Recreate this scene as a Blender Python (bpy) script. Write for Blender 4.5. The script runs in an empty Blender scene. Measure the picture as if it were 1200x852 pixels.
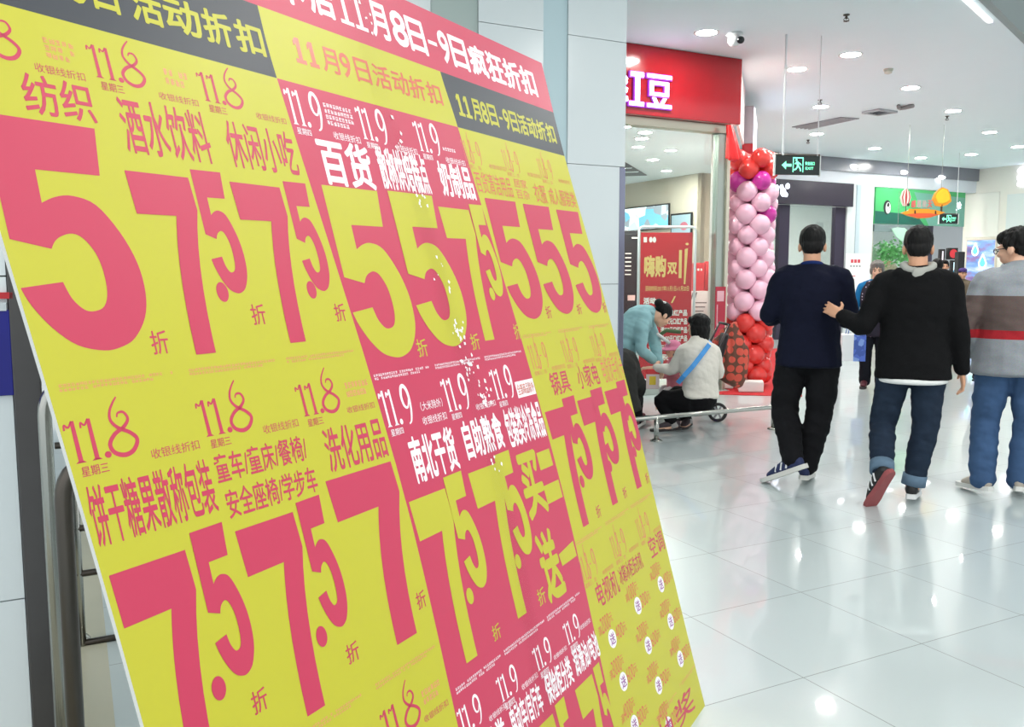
import bpy, bmesh, math, random
from mathutils import Vector, Matrix, noise
random.seed(7)
S = bpy.context.scene
COL = S.collection
V = Vector

# ------------------------------------------------------------------ camera, world, exposure
HC = 1.45                                   # eye height
FPX, CX, CY, HZ = 1030.0, 600.0, 426.0, 320.0   # focal length in px of the 1200x852 frame, centre, horizon row
PITCH = math.atan((CY - HZ) / FPX)
cam_d = bpy.data.cameras.new('camera'); cam = bpy.data.objects.new('camera', cam_d); COL.objects.link(cam)
cam_d.sensor_fit = 'HORIZONTAL'; cam_d.sensor_width = 36.0; cam_d.lens = FPX / 1200 * 36
cam_d.clip_start = 0.05; cam_d.clip_end = 200
cam.location = (0, 0, HC); cam.rotation_euler = (math.pi / 2 - PITCH, 0, 0)
S.camera = cam
S.view_settings.view_transform = 'Standard'; S.view_settings.look = 'None'
S.view_settings.gamma = 1.0; S.view_settings.use_curve_mapping = False
S.view_settings.exposure = 0.58
WORLD_STRENGTH = 0.95
LAMP = 205.0
SHOP_LAMP = 330.0
w = bpy.data.worlds.new('mall_daylight'); S.world = w; w.use_nodes = True
w.node_tree.nodes['Background'].inputs[0].default_value = (0.93, 0.975, 1.0, 1)
w.node_tree.nodes['Background'].inputs[1].default_value = WORLD_STRENGTH

# ------------------------------------------------------------------ measuring helpers (photo pixel -> place)
cP, sP = math.cos(PITCH), math.sin(PITCH)
EYE = V((0, 0, HC))
def ray(x, y):
    a, b = (x - CX) / FPX, (y - CY) / FPX
    return V((a, cP - sP * b, -sP - cP * b))
def at_y(x, y, Y): r = ray(x, y); return EYE + r * (Y / r.y)
def at_z(x, y, z=0.0): r = ray(x, y); return EYE + r * ((z - HC) / r.z)
def on(x, y, P0, n): r = ray(x, y); return EYE + r * ((P0 - EYE).dot(n) / r.dot(n))
UP = V((0, 0, 1))
FA = math.radians(62.5)
DF = V((math.sin(FA), math.cos(FA), 0))     # along the shop fronts, to the right and away
GF = V((-math.cos(FA), math.sin(FA), 0))    # square to them, into the shops

# ------------------------------------------------------------------ materials
def lin(c):
    return c / 12.92 if c <= 0.04045 else ((c + 0.055) / 1.055) ** 2.4
def rgb(r, g, b): return (lin(r / 255), lin(g / 255), lin(b / 255), 1)
MATS = {}
def mat(name, col, rough=0.5, metal=0.0, spec=0.5, emit=0.0, var=0.0, scale=20.0, bump=0.0, coat=0.0, ecol=None, stretch=None):
    if name in MATS: return MATS[name]
    m = bpy.data.materials.new(name); m.use_nodes = True; MATS[name] = m
    nt = m.node_tree; b = nt.nodes['Principled BSDF']; L = nt.links.new
    c = rgb(*col)
    b.inputs['Base Color'].default_value = c; b.inputs['Roughness'].default_value = rough
    b.inputs['Metallic'].default_value = metal; b.inputs['Specular IOR Level'].default_value = spec
    b.inputs['Coat Weight'].default_value = coat; b.inputs['Coat Roughness'].default_value = 0.42
    if emit:
        b.inputs['Emission Color'].default_value = rgb(*(ecol or col)); b.inputs['Emission Strength'].default_value = emit
    if var or bump:
        tc = nt.nodes.new('ShaderNodeTexCoord'); mp = nt.nodes.new('ShaderNodeMapping')
        L(tc.outputs['Object'], mp.inputs['Vector'])
        if stretch: mp.inputs['Scale'].default_value = stretch
        nz = nt.nodes.new('ShaderNodeTexNoise'); nz.inputs['Scale'].default_value = scale; nz.inputs['Detail'].default_value = 5
        L(mp.outputs[0], nz.inputs['Vector'])
        if var:
            mx = nt.nodes.new('ShaderNodeMix'); mx.data_type = 'RGBA'
            mx.inputs[6].default_value = tuple(v * (1 - var) for v in c[:3]) + (1,)
            mx.inputs[7].default_value = tuple(min(1, v * (1 + var)) for v in c[:3]) + (1,)
            L(nz.outputs['Fac'], mx.inputs[0]); L(mx.outputs[2], b.inputs['Base Color'])
        if bump:
            bp = nt.nodes.new('ShaderNodeBump'); bp.inputs['Strength'].default_value = bump; bp.inputs['Distance'].default_value = 0.01
            L(nz.outputs['Fac'], bp.inputs['Height']); L(bp.outputs[0], b.inputs['Normal'])
    return m
def glass_mat(name, tint=(235, 245, 243), refl=1.0, rough=0.0, bump=0.0):
    if name in MATS: return MATS[name]
    m = bpy.data.materials.new(name); m.use_nodes = True; MATS[name] = m
    nt = m.node_tree; nt.nodes.clear(); L = nt.links.new
    out = nt.nodes.new('ShaderNodeOutputMaterial'); mix = nt.nodes.new('ShaderNodeMixShader')
    tr = nt.nodes.new('ShaderNodeBsdfTransparent'); tr.inputs[0].default_value = rgb(*tint)
    gl = nt.nodes.new('ShaderNodeBsdfGlossy'); gl.inputs['Roughness'].default_value = rough
    fr = nt.nodes.new('ShaderNodeFresnel'); fr.inputs[0].default_value = 1.45
    mu = nt.nodes.new('ShaderNodeMath'); mu.operation = 'MULTIPLY'; mu.inputs[1].default_value = refl
    L(fr.outputs[0], mu.inputs[0]); L(mu.outputs[0], mix.inputs[0]); L(tr.outputs[0], mix.inputs[1]); L(gl.outputs[0], mix.inputs[2])
    L(mix.outputs[0], out.inputs[0])
    if bump:
        tc = nt.nodes.new('ShaderNodeTexCoord'); nz = nt.nodes.new('ShaderNodeTexNoise'); nz.inputs['Scale'].default_value = 22; nz.inputs['Detail'].default_value = 6
        bp = nt.nodes.new('ShaderNodeBump'); bp.inputs['Strength'].default_value = bump; bp.inputs['Distance'].default_value = 0.01
        L(tc.outputs['Object'], nz.inputs['Vector']); L(nz.outputs['Fac'], bp.inputs['Height']); L(bp.outputs[0], gl.inputs['Normal'])
    return m

# ------------------------------------------------------------------ object helpers
def root_matrix(o):
    while o.parent: o = o.parent
    return o.matrix_basis
def tag(o, label, cat, group=None, kind=None):
    if label: o['label'] = label
    if cat: o['category'] = cat
    if group: o['group'] = group
    if kind: o['kind'] = kind
    return o
def thing(name, label, cat, loc, rot=None, group=None):
    o = bpy.data.objects.new(name, None); COL.objects.link(o)
    o.empty_display_size = 0.1
    o.matrix_basis = Matrix.Translation(loc) @ (rot.to_4x4() if rot else Matrix())
    return tag(o, label, cat, group)
def link_mesh(name, me, m, parent=None, loc=None, smooth=False):
    """me holds world coordinates; they are moved into the parent's (or own) frame"""
    o = bpy.data.objects.new(name, me); COL.objects.link(o)
    if m is not None:
        for mm in (m if isinstance(m, (list, tuple)) else [m]): me.materials.append(mm)
    if parent is not None:
        me.transform(root_matrix(parent).inverted()); o.parent = parent
    elif loc is not None:
        me.transform(Matrix.Translation(-V(loc))); o.location = loc
    if smooth:
        for p in me.polygons: p.use_smooth = True
    return o
class G:
    def __init__(s): s.bm = bmesh.new()
    def box(s, o, a, b, c, bev=0.0):
        o, a, b, c = V(o), V(a), V(b), V(c)
        vs = [s.bm.verts.new(o + a * i + b * j + c * k) for k in (0, 1) for j in (0, 1) for i in (0, 1)]
        fs = [s.bm.faces.new([vs[i] for i in q]) for q in ((0, 2, 3, 1), (4, 5, 7, 6), (0, 1, 5, 4), (2, 6, 7, 3), (0, 4, 6, 2), (1, 3, 7, 5))]
        if a.cross(b).dot(c) < 0: bmesh.ops.reverse_faces(s.bm, faces=fs)
        if bev:
            es = list({e for f in fs for e in f.edges})
            bmesh.ops.bevel(s.bm, geom=es, offset=bev, segments=2, affect='EDGES', profile=0.5)
        return s
    def abox(s, x0, x1, y0, y1, z0, z1, bev=0.0): return s.box((x0, y0, z0), (x1 - x0, 0, 0), (0, y1 - y0, 0), (0, 0, z1 - z0), bev)
    def tube(s, pts, r, seg=12, closed=False):
        pts = [V(p) for p in pts]; n = len(pts); rings = []
        rr = r if isinstance(r, (list, tuple)) else [r] * n
        prev = None
        for i, p in enumerate(pts):
            t = (pts[min(i + 1, n - 1)] - pts[max(i - 1, 0)])
            if closed: t = pts[(i + 1) % n] - pts[i - 1]
            t.normalize()
            x = (prev - t * prev.dot(t)) if prev else t.orthogonal()
            x.normalize(); prev = x; y = t.cross(x)
            rings.append([s.bm.verts.new(p + (x * math.cos(2 * math.pi * k / seg) + y * math.sin(2 * math.pi * k / seg)) * rr[i]) for k in range(seg)])
        m = n if closed else n - 1
        for i in range(m):
            A, B = rings[i], rings[(i + 1) % n]
            for k in range(seg): s.bm.faces.new((A[k], A[(k + 1) % seg], B[(k + 1) % seg], B[k]))
        if not closed:
            s.bm.faces.new(rings[0][::-1]); s.bm.faces.new(rings[-1])
        return s
    def lathe(s, prof, o, ax=UP, seg=20, cap=True):
        """prof: list of (radius, height)"""
        o = V(o); ax = V(ax).normalized(); x = ax.orthogonal().normalized(); y = ax.cross(x); rings = []
        for r, h in prof:
            if r < 1e-6: rings.append([s.bm.verts.new(o + ax * h)])
            else: rings.append([s.bm.verts.new(o + ax * h + (x * math.cos(2 * math.pi * k / seg) + y * math.sin(2 * math.pi * k / seg)) * r) for k in range(seg)])
        for A, B in zip(rings, rings[1:]):
            for k in range(seg):
                q = (k + 1) % seg
                if len(A) == 1 and len(B) == 1: continue
                if len(A) == 1: s.bm.faces.new((A[0], B[q], B[k]))
                elif len(B) == 1: s.bm.faces.new((A[k], A[q], B[0]))
                else: s.bm.faces.new((A[k], A[q], B[q], B[k]))
        for R, fl in ((rings[0], True), (rings[-1], False)):
            if len(R) > 1 and cap: s.bm.faces.new(R[::-1] if fl else R)
        return s
    def ell(s, c, r, rot=None, sub=3):
        M = Matrix.Translation(V(c)) @ (rot.to_4x4() if rot else Matrix()) @ Matrix.Diagonal((r[0], r[1], r[2], 1))
        bmesh.ops.create_icosphere(s.bm, subdivisions=sub, radius=1.0, matrix=M); return s
    def prism(s, pts, ext):
        """planar outline pts (world) extruded by vector ext"""
        pts = [V(p) for p in pts]; ext = V(ext)
        A = [s.bm.verts.new(p) for p in pts]; f = s.bm.faces.new(A); f.normal_update()
        if ext.length > 0:
            if f.normal.dot(ext) > 0: bmesh.ops.reverse_faces(s.bm, faces=[f])
            B = [s.bm.verts.new(p + ext) for p in pts]; f2 = s.bm.faces.new(B); f2.normal_update()
            if f2.normal.dot(ext) < 0: bmesh.ops.reverse_faces(s.bm, faces=[f2])
            n = len(pts)
            for i in range(n):
                try: s.bm.faces.new((A[i], A[(i + 1) % n], B[(i + 1) % n], B[i]))
                except ValueError: pass
        return s
    def loft(s, pts, rad, side, seg=14, ups=3, cap=0.7):
        """closed tapered tube; rad: (rx along side, ry) per point; Catmull-Rom between the points"""
        P = [V(p) for p in pts]; R = [(r, r) if not isinstance(r, (tuple, list)) else tuple(r) for r in rad]
        SD = [V(q) for q in side] if isinstance(side, list) else [V(side)] * len(P)
        def cr(a, b, c, d, t): return 0.5 * ((2 * b) + (c - a) * t + (2 * a - 5 * b + 4 * c - d) * t * t + (3 * b - a - 3 * c + d) * t ** 3)
        pp, rr, ss = [], [], []; n = len(P)
        for i in range(n - 1):
            for k in range(ups):
                t = k / ups; a, b, c, d = max(i - 1, 0), i, i + 1, min(i + 2, n - 1)
                pp.append(cr(P[a], P[b], P[c], P[d], t))
                rr.append(tuple(max(0.004, cr(R[a][j], R[b][j], R[c][j], R[d][j], t)) for j in (0, 1)))
                ss.append(SD[b].lerp(SD[c], t))
        pp.append(P[-1]); rr.append(R[-1]); ss.append(SD[-1])
        t0 = (pp[1] - pp[0]).normalized(); t1 = (pp[-1] - pp[-2]).normalized()
        e0, e1 = min(rr[0]) * cap, min(rr[-1]) * 0.7
        seqs = [(pp[0] - t0 * e0, (rr[0][0] * .45, rr[0][1] * .45), ss[0]), (pp[0] - t0 * e0 * .6, (rr[0][0] * .82, rr[0][1] * .82), ss[0])] + list(zip(pp, rr, ss)) + \
               [(pp[-1] + t1 * e1 * .6, (rr[-1][0] * .82, rr[-1][1] * .82), ss[-1]), (pp[-1] + t1 * e1, (rr[-1][0] * .45, rr[-1][1] * .45), ss[-1])]
        rings = []; m = len(seqs)
        for i, (p, r, sd) in enumerate(seqs):
            t = (seqs[min(i + 1, m - 1)][0] - seqs[max(i - 1, 0)][0]).normalized()
            x = sd - t * sd.dot(t)
            if x.length < 1e-4: x = t.orthogonal()
            x.normalize(); y = t.cross(x)
            rings.append([s.bm.verts.new(p + x * r[0] * math.cos(2 * math.pi * k / seg) + y * r[1] * math.sin(2 * math.pi * k / seg)) for k in range(seg)])
        for A, B in zip(rings, rings[1:]):
            for k in range(seg): s.bm.faces.new((A[k], A[(k + 1) % seg], B[(k + 1) % seg], B[k]))
        s.bm.faces.new(rings[0][::-1]); s.bm.faces.new(rings[-1])
        return s
    def xf(s, M): bmesh.ops.transform(s.bm, matrix=M, verts=s.bm.verts); return s
    def mesh(s, name):
        bmesh.ops.recalc_face_normals(s.bm, faces=s.bm.faces)
        me = bpy.data.meshes.new(name); s.bm.to_mesh(me); s.bm.free(); return me
    def build(s, name, m, parent=None, loc=None, smooth=False, label=None):
        o = link_mesh(name, s.mesh(name), m, parent, loc, smooth)
        if label: o['label'] = label
        return o
def auto_smooth(o, ang=35):
    me = o.data
    for p in me.polygons: p.use_smooth = True
    try: me.set_sharp_from_angle(angle=math.radians(ang))
    except Exception: pass
    return o
def remesh(g, name, voxel, smooth=4, factor=0.5):
    """union of closed shapes -> one continuous skin"""
    me = g.mesh(name); o = bpy.data.objects.new('tmp', me); COL.objects.link(o)
    r = o.modifiers.new('r', 'REMESH'); r.mode = 'VOXEL'; r.voxel_size = voxel
    if smooth:
        q = o.modifiers.new('s', 'SMOOTH'); q.iterations = smooth; q.factor = factor
    bpy.context.view_layer.update()
    dg = bpy.context.evaluated_depsgraph_get()
    out = bpy.data.meshes.new_from_object(o.evaluated_get(dg)); out.name = name
    bpy.data.objects.remove(o); bpy.data.meshes.remove(me)
    for p in out.polygons: p.use_smooth = True
    return out
def copy_tree(o, parent=None):
    c = o.copy(); COL.objects.link(c); c.parent = parent
    for ch in list(o.children): copy_tree(ch, c)
    return c

# ------------------------------------------------------------------ lettering
_glyphs = {}
def glyphs(s):
    """flat outline of a string, its ink box scaled to 0..1"""
    k = s
    if k not in _glyphs:
        cu = bpy.data.curves.new('t', 'FONT'); cu.body = s; cu.resolution_u = 3
        o = bpy.data.objects.new('t', cu); COL.objects.link(o); bpy.context.view_layer.update()
        me = bpy.data.meshes.new_from_object(o.evaluated_get(bpy.context.evaluated_depsgraph_get()))
        vs = [(v.co.x, v.co.y) for v in me.vertices]; fs = [tuple(p.vertices) for p in me.polygons]
        x0, x1 = min(v[0] for v in vs), max(v[0] for v in vs); y0, y1 = min(v[1] for v in vs), max(v[1] for v in vs)
        _glyphs[k] = ([((x - x0) / max(1e-6, x1 - x0), (y - y0) / max(1e-6, y1 - y0)) for x, y in vs], fs)
        bpy.data.objects.remove(o); bpy.data.curves.remove(cu); bpy.data.meshes.remove(me)
    return _glyphs[k]
class Print:
    """flat print gathered in a plane given by origin + two axes (metres)"""
    def __init__(s, O=V((0, 0, 0)), U=V((1, 0, 0)), W=V((0, 1, 0)), N=None, lift=0.0):
        s.O, s.U, s.W = V(O), V(U), V(W); s.N = V(N) if N else s.U.cross(s.W).normalized(); s.lift = lift; s.vs = []; s.fs = []
    def pt(s, u, v): return s.O + s.U * u + s.W * v + s.N * s.lift
    def add(s, vs, fs, up=0.0):
        b = len(s.vs); s.vs += [s.pt(u, v) + s.N * up for u, v in vs]; s.fs += [tuple(b + i for i in f) for f in fs]; return s
    def text(s, t, u0, v0, u1, v1, bold=0.0):
        """bold: stroke gain as a share of one character's size (shifted copies of the outline)"""
        vs, fs = glyphs(t); n = max(1, len(t)); du, dv = (u1 - u0) / n * bold, (v1 - v0) * bold
        sh = [(0, 0)] if not bold else [(a * du, b * dv) for a, b in ((-1, 0), (1, 0), (0, 1), (0, -1), (-.7, .7), (.7, -.7), (.7, .7), (-.7, -.7))]
        for k, (a, b) in enumerate(sh): s.add([(u0 + a + (u1 - u0) * x, v0 + b + (v1 - v0) * y) for x, y in vs], fs, k * 0.00002)
        return s
    def shape(s, outline, u0, v0, u1, v1):
        pts = [(u0 + (u1 - u0) * x, v0 + (v1 - v0) * y) for x, y in outline]; return s.poly(pts)
    def poly(s, pts): return s.add(pts, [tuple(range(len(pts)))])
    def rect(s, u0, v0, u1, v1): return s.poly([(u0, v0), (u1, v0), (u1, v1), (u0, v1)])
    def disc(s, u, v, ru, rv, n=24): return s.poly([(u + ru * math.cos(2 * math.pi * k / n), v + rv * math.sin(2 * math.pi * k / n)) for k in range(n)])
    def stroke(s, pts, w0, w1=None, sub=4):
        """line of varying width through pts (Catmull-Rom)"""
        P = [V((p[0], p[1])) for p in pts]; q = []
        for i in range(len(P) - 1):
            a, b, c, d = P[max(i - 1, 0)], P[i], P[i + 1], P[min(i + 2, len(P) - 1)]
            for k in range(sub):
                t = k / sub; q.append(0.5 * ((2 * b) + (c - a) * t + (2 * a - 5 * b + 4 * c - d) * t * t + (3 * b - a - 3 * c + d) * t ** 3))
        q.append(P[-1]); n = len(q); vs, fs = [], []
        for i, p in enumerate(q):
            t = q[min(i + 1, n - 1)] - q[max(i - 1, 0)]
            if t.length < 1e-9: t = V((1, 0))
            t.normalize(); f = i / (n - 1); ww = (w0 if w1 is None else w0 + (w1 - w0) * math.sin(math.pi * f)) / 2
            nn = V((-t.y, t.x)) * ww; vs += [tuple(p + nn), tuple(p - nn)]
            if i: fs.append((2 * i - 2, 2 * i - 1, 2 * i + 1, 2 * i))
        return s.add(vs, fs)
    def build(s, name, m, parent, label=None, thick=0.0):
        bm = bmesh.new(); bv = [bm.verts.new(v) for v in s.vs]
        for f in s.fs:
            try: bm.faces.new([bv[i] for i in f])
            except ValueError: pass
        big = [f for f in bm.faces if len(f.verts) > 4]
        bmesh.ops.triangulate(bm, faces=big)
        bm.normal_update()
        flip = [f for f in bm.faces if f.normal.dot(s.N) < 0]
        if flip: bmesh.ops.reverse_faces(bm, faces=flip)
        if thick:
            r = bmesh.ops.extrude_face_region(bm, geom=list(bm.faces))
            bmesh.ops.translate(bm, verts=[e for e in r['geom'] if isinstance(e, bmesh.types.BMVert)], vec=s.N * thick)
        me = bpy.data.meshes.new(name); bm.to_mesh(me); bm.free()
        o = link_mesh(name, me, m, parent)
        if label: o['label'] = label
        return o
FIVE_UV = [(-1.315,1.708),(-1.121,1.71),(-1.133,1.623),(-1.248,1.622),(-1.25,1.566),(-1.224,1.578),(-1.193,1.582),(-1.154,1.569),(-1.12,1.522),(-1.1,1.467),(-1.098,1.413),(-1.111,1.369),(-1.14,1.334),(-1.171,1.32),(-1.203,1.317),(-1.246,1.329),(-1.28,1.358),(-1.306,1.396),(-1.317,1.425),(-1.246,1.434),(-1.237,1.406),(-1.22,1.387),(-1.202,1.384),(-1.183,1.392),(-1.172,1.416),(-1.17,1.452),(-1.176,1.483),(-1.192,1.508),(-1.21,1.516),(-1.23,1.511),(-1.243,1.502),(-1.252,1.489),(-1.316,1.503)]
def smooth_run(P, sub=4):
    out = []
    for i in range(len(P) - 1):
        a, b, c, d = P[max(i - 1, 0)], P[i], P[i + 1], P[min(i + 2, len(P) - 1)]
        for k in range(sub):
            t = k / sub; out.append(tuple(0.5 * (2 * b[j] + (c[j] - a[j]) * t + (2 * a[j] - 5 * b[j] + 4 * c[j] - d[j]) * t * t + (3 * b[j] - a[j] - 3 * c[j] + d[j]) * t ** 3) for j in (0, 1)))
    return out
FIVE_UV = FIVE_UV[:4] + smooth_run(FIVE_UV[4:19]) + [FIVE_UV[18]] + smooth_run(FIVE_UV[19:32]) + FIVE_UV[31:]
FIVE = [((u + 1.317) / 0.219, (v - 1.317) / 0.393) for u, v in FIVE_UV]
SEVEN = [(0, 1), (.978, 1), (1, .81)] + [((1 - t) ** 2 * 1 + 2 * t * (1 - t) * .74 + t * t * .73, (1 - t) ** 2 * .81 + 2 * t * (1 - t) * .48) for t in (.15, .3, .45, .6, .75, .9)] + \
        [(.73, 0), (.41, 0)] + [((1 - t) ** 2 * .41 + 2 * t * (1 - t) * .42 + t * t * .63, 2 * t * (1 - t) * .46 + t * t * .77) for t in (.15, .3, .45, .6, .75, .9)] + [(.63, .77), (.03, .767)]
EIGHT = [(1.50,1.42),(1.40,1.28),(1.30,1.08),(1.28,.86),(1.40,.66),(1.62,.50),(1.74,.30),(1.62,.06),(1.42,-.02),(1.22,.08),(1.16,.30),(1.30,.52),(1.52,.66),(1.64,.84),(1.58,1.02),(1.46,1.02),(1.42,.92)]
NINE = [(1.66,.66),(1.50,.42),(1.30,.48),(1.24,.74),(1.34,.98),(1.50,1.02),(1.64,.90),(1.69,.68),(1.66,.34),(1.52,.04),(1.36,-.04)]
def date_mark(pr, u, v, h, d, k=1.0):
    """'11.8' / '11.9' in thin curled numerals; k squeezes the width"""
    f = lambda pts: [(u + x * h * k, v + y * h) for x, y in pts]
    for x in (.0, .42):
        pr.poly(f([(x + .12, 1.0), (x + .22, 1.0), (x + .24, 0), (x + .12, 0)]))
        pr.stroke(f([(x - .06, .80), (x - .04, .93), (x + .05, .86), (x + .16, 1.0)]), h * .05)
        pr.poly(f([(x + .04, 0), (x + .32, 0), (x + .24, .05), (x + .12, .05)]))
    pr.disc(u + .90 * h * k, v + .07 * h, .09 * h * k, .08 * h)
    pr.stroke(f([(1.42 + (x - 1.47) * 1.32, y) for x, y in EIGHT] if d == 8 else NINE), h * .04, h * .115)
def fine(pr, u0, v0, u1, v1, rows=2, ch=0.008):
    """lines of unreadably small print: rows of tiny strokes"""
    hh = (v1 - v0) / (rows * 1.45); ch = min(ch, hh * 1.5)
    for r in range(rows):
        y = v1 - hh - r * hh * 1.45; x = u0; end = u1 - (u1 - u0) * (0 if r < rows - 1 else .18)
        while x < end - ch * .5:
            a = ch * random.uniform(.62, .86); t = hh * .15
            if random.random() < .95:
                for q in random.sample((.0, .28, .56, .85), 3): pr.rect(x, y + hh * q, x + a, y + hh * q + t)
                for q in random.sample((.05, .35, .7), 2): pr.rect(x + a * q, y, x + a * q + t, y + hh)
            x += ch

# ================================================================== SETTING
def struct(o, label=None):
    o['kind'] = 'structure'
    if label: o['label'] = label
    return o
TILE = 0.632
def floor_material():
    m = bpy.data.materials.new('white_polished_tile'); m.use_nodes = True; nt = m.node_tree; L = nt.links.new
    b = nt.nodes['Principled BSDF']
    tc = nt.nodes.new('ShaderNodeTexCoord'); sp = nt.nodes.new('ShaderNodeSeparateXYZ'); L(tc.outputs['Object'], sp.inputs[0])
    def mth(op, a, c):
        n = nt.nodes.new('ShaderNodeMath'); n.operation = op
        for i, q in enumerate((a, c)):
            if q is None: continue
            if isinstance(q, (int, float)): n.inputs[i].default_value = q
            else: L(q, n.inputs[i])
        return n.outputs[0]
    lines, ids = [], []
    for ax in (0, 1):
        q = mth('DIVIDE', sp.outputs[ax], TILE); fr = mth('FRACT', q, None); ids.append(mth('FLOOR', q, None))
        d = mth('ABSOLUTE', mth('SUBTRACT', fr, 0.5), None); lines.append(mth('GREATER_THAN', d, 0.5 - 0.0032))
    ln = mth('MAXIMUM', lines[0], lines[1])
    cb = nt.nodes.new('ShaderNodeCombineXYZ'); L(ids[0], cb.inputs[0]); L(ids[1], cb.inputs[1])
    wn = nt.nodes.new('ShaderNodeTexWhiteNoise'); L(cb.outputs[0], wn.inputs['Vector'])
    m1 = nt.nodes.new('ShaderNodeMix'); m1.data_type = 'RGBA'; m1.inputs[6].default_value = rgb(186, 196, 198); m1.inputs[7].default_value = rgb(192, 201, 202)
    L(wn.outputs['Value'], m1.inputs[0])
    m2 = nt.nodes.new('ShaderNodeMix'); m2.data_type = 'RGBA'; m2.inputs[7].default_value = rgb(132, 136, 136)
    L(ln, m2.inputs[0]); L(m1.outputs[2], m2.inputs[6]); L(m2.outputs[2], b.inputs['Base Color'])
    b.inputs['Roughness'].default_value = 0.28; b.inputs['Specular IOR Level'].default_value = 0.4
    b.inputs['Coat Weight'].default_value = 0.6; b.inputs['Coat Roughness'].default_value = 0.03
    return m
FLOOR_O = V((1.050, 3.034, 0))
fl = G().box((-40, -40, -0.1), (80, 0, 0), (0, 80, 0), (0, 0, 0.1)).build('floor', floor_material())
fl.location = FLOOR_O; fl.rotation_euler.z = math.pi / 2 - FA; struct(fl)
M_WHITE = mat('white_ceiling_paint', (238, 248, 252), 0.8, var=0.01, scale=2)
M_PANEL = mat('white_glossy_wall_panel', (212, 219, 221), 0.2, spec=0.5, var=0.01, scale=1.5)
M_PLAIN = mat('white_wall_paint', (228, 231, 231), 0.55, var=0.015, scale=2)
M_CREAM = mat('cream_wall_paint', (226, 217, 200), 0.6, var=0.02, scale=2)
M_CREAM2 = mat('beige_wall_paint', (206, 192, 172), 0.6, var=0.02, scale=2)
M_JOINT = mat('grey_panel_joint', (120, 126, 126), 0.7)
M_STEEL = mat('brushed_stainless_steel', (176, 176, 170), 0.24, metal=1.0, var=0.08, scale=60, stretch=(1, 1, 0.05))
M_DKSTEEL = mat('dark_bronze_metal', (92, 86, 80), 0.3, metal=0.85, var=0.12, scale=40, stretch=(1, 1, 0.05))
M_GLASS = glass_mat('clear_shop_glass', (244, 250, 248), 0.3)
M_BLACK = mat('black_gloss', (16, 17, 20), 0.25)
CEIL = 4.0
# ceiling: everything left of the edge of the atrium void at the upper right
e1, e2 = at_z(1146, 0, CEIL), at_z(1200, 52, CEIL)
ed = (e2 - e1).normalized(); far = e2 + ed * 22; near = e1 - ed * 9
struct(G().prism([V((-16, -5, CEIL)), V((near.x, near.y, CEIL)), V((far.x, far.y, CEIL)), V((far.x, 34, CEIL)), V((-16, 34, CEIL))], (0, 0, 0.12)).build('ceiling', M_WHITE))
eo = V((ed.y, -ed.x, 0))
struct(G().box(near + eo * 0.002, ed * (far - near).length, eo * 0.08, (0, 0, 0.55)).build('trim_1', mat('grey_void_edge', (150, 158, 158), 0.5)))
struct(G().box(near + V((0, 0, 3.4)) - eo * 0.1, ed * (far - near).length, eo * 14, (0, 0, 0.1)).build('ceiling_upper', mat('upper_ceiling_paint', (205, 214, 210), 0.8)))
tag(G().box(e1 - ed * 3.5 - eo * 0.10 - UP * 0.018, ed * 4.35, eo * 0.05, UP * 0.016, 0.004).build('cove_light', mat('cove_light_strip', (255, 255, 255), 0.5, emit=1.2), loc=e1),
    'thin white light strip along the ceiling edge at the top right corner', 'light')

# pillar behind the board
PP = at_y(731, 300, 6.5); PP = V((PP.x, PP.y, 0))
core = struct(G().box(PP - DF * 2.3 + GF * 0.03, DF * 2.3, GF * 0.7, UP * CEIL).build('pillar', M_JOINT))
zj = [0.02, 0.52, 1.37, 2.215, 3.09, CEIL]
for i in range(5):
    z0, z1 = zj[i] + 0.002, zj[i + 1] - 0.002
    wd = 0.486 if z0 > 2.2 else 0.44
    G().box(PP - DF * 0.486 + UP * z0, DF * wd, GF * 0.05, UP * (z1 - z0)).build('panel', M_PANEL, core)
    G().box(PP - DF * 1.172 + UP * z0, DF * 0.488, GF * 0.05, UP * (z1 - z0)).build('panel', M_PANEL, core)
    G().box(PP - DF * 2.3 + UP * z0, DF * 0.79, GF * 0.05, UP * (z1 - z0)).build('panel', M_PANEL, core)
G().box(PP - DF * 0.682 + GF * 0.012, DF * 0.194, GF * 0.02, UP * CEIL).build('glass_strip', mat('pale_blue_glass_strip', (182, 204, 210), 0.4), core)
G().box(PP - DF * 1.502 + GF * 0.012, DF * 0.328, GF * 0.02, UP * CEIL).build('glass_strip', mat('grey_green_glass_strip', (164, 178, 174), 0.4), core)
G().box(PP - DF * 0.046 - GF * 0.004, DF * 0.05, GF * 0.05, UP * 2.213, 0.004).build('corner_guard', mat('mauve_grey_corner_guard', (128, 130, 150), 0.25, metal=0.5), core)

# wall at the left edge with a dark door post
WP = at_y(24, 600, 2.3); WP = V((WP.x, WP.y, 0))
wl = struct(G().box(WP - DF * 2.2 + GF * 0.02, DF * 2.2, GF * 0.06, UP * CEIL).build('wall_left', M_JOINT))
for z0, z1 in ((0.0, 0.573), (0.577, 1.44), (1.444, 2.3), (2.304, CEIL)):
    G().box(WP - DF * 2.2 + UP * z0, DF * 2.198, GF * 0.03, UP * (z1 - z0)).build('panel', mat('grey_white_wall_panel', (232, 240, 242), 0.3), wl)
po = struct(G().box(WP + DF * 0.0 - GF * 0.012, DF * 0.066, GF * 0.09, UP * 3.0, 0.004).build('trim_2', mat('dark_grey_door_post', (78, 76, 76), 0.32, metal=0.4, var=0.15, scale=8)))
wn = -GF
def wall_rect(x0, y0, x1, y1, off=0.0): return [on(x, y, WP - GF * off, wn) for x, y in ((x0, y0), (x1, y0), (x1, y1), (x0, y1))]
z = lambda y: on(8, y, WP, wn).z
e_ = on(13, 400, WP, wn); e_ = V((e_.x, e_.y, 0))
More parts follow.
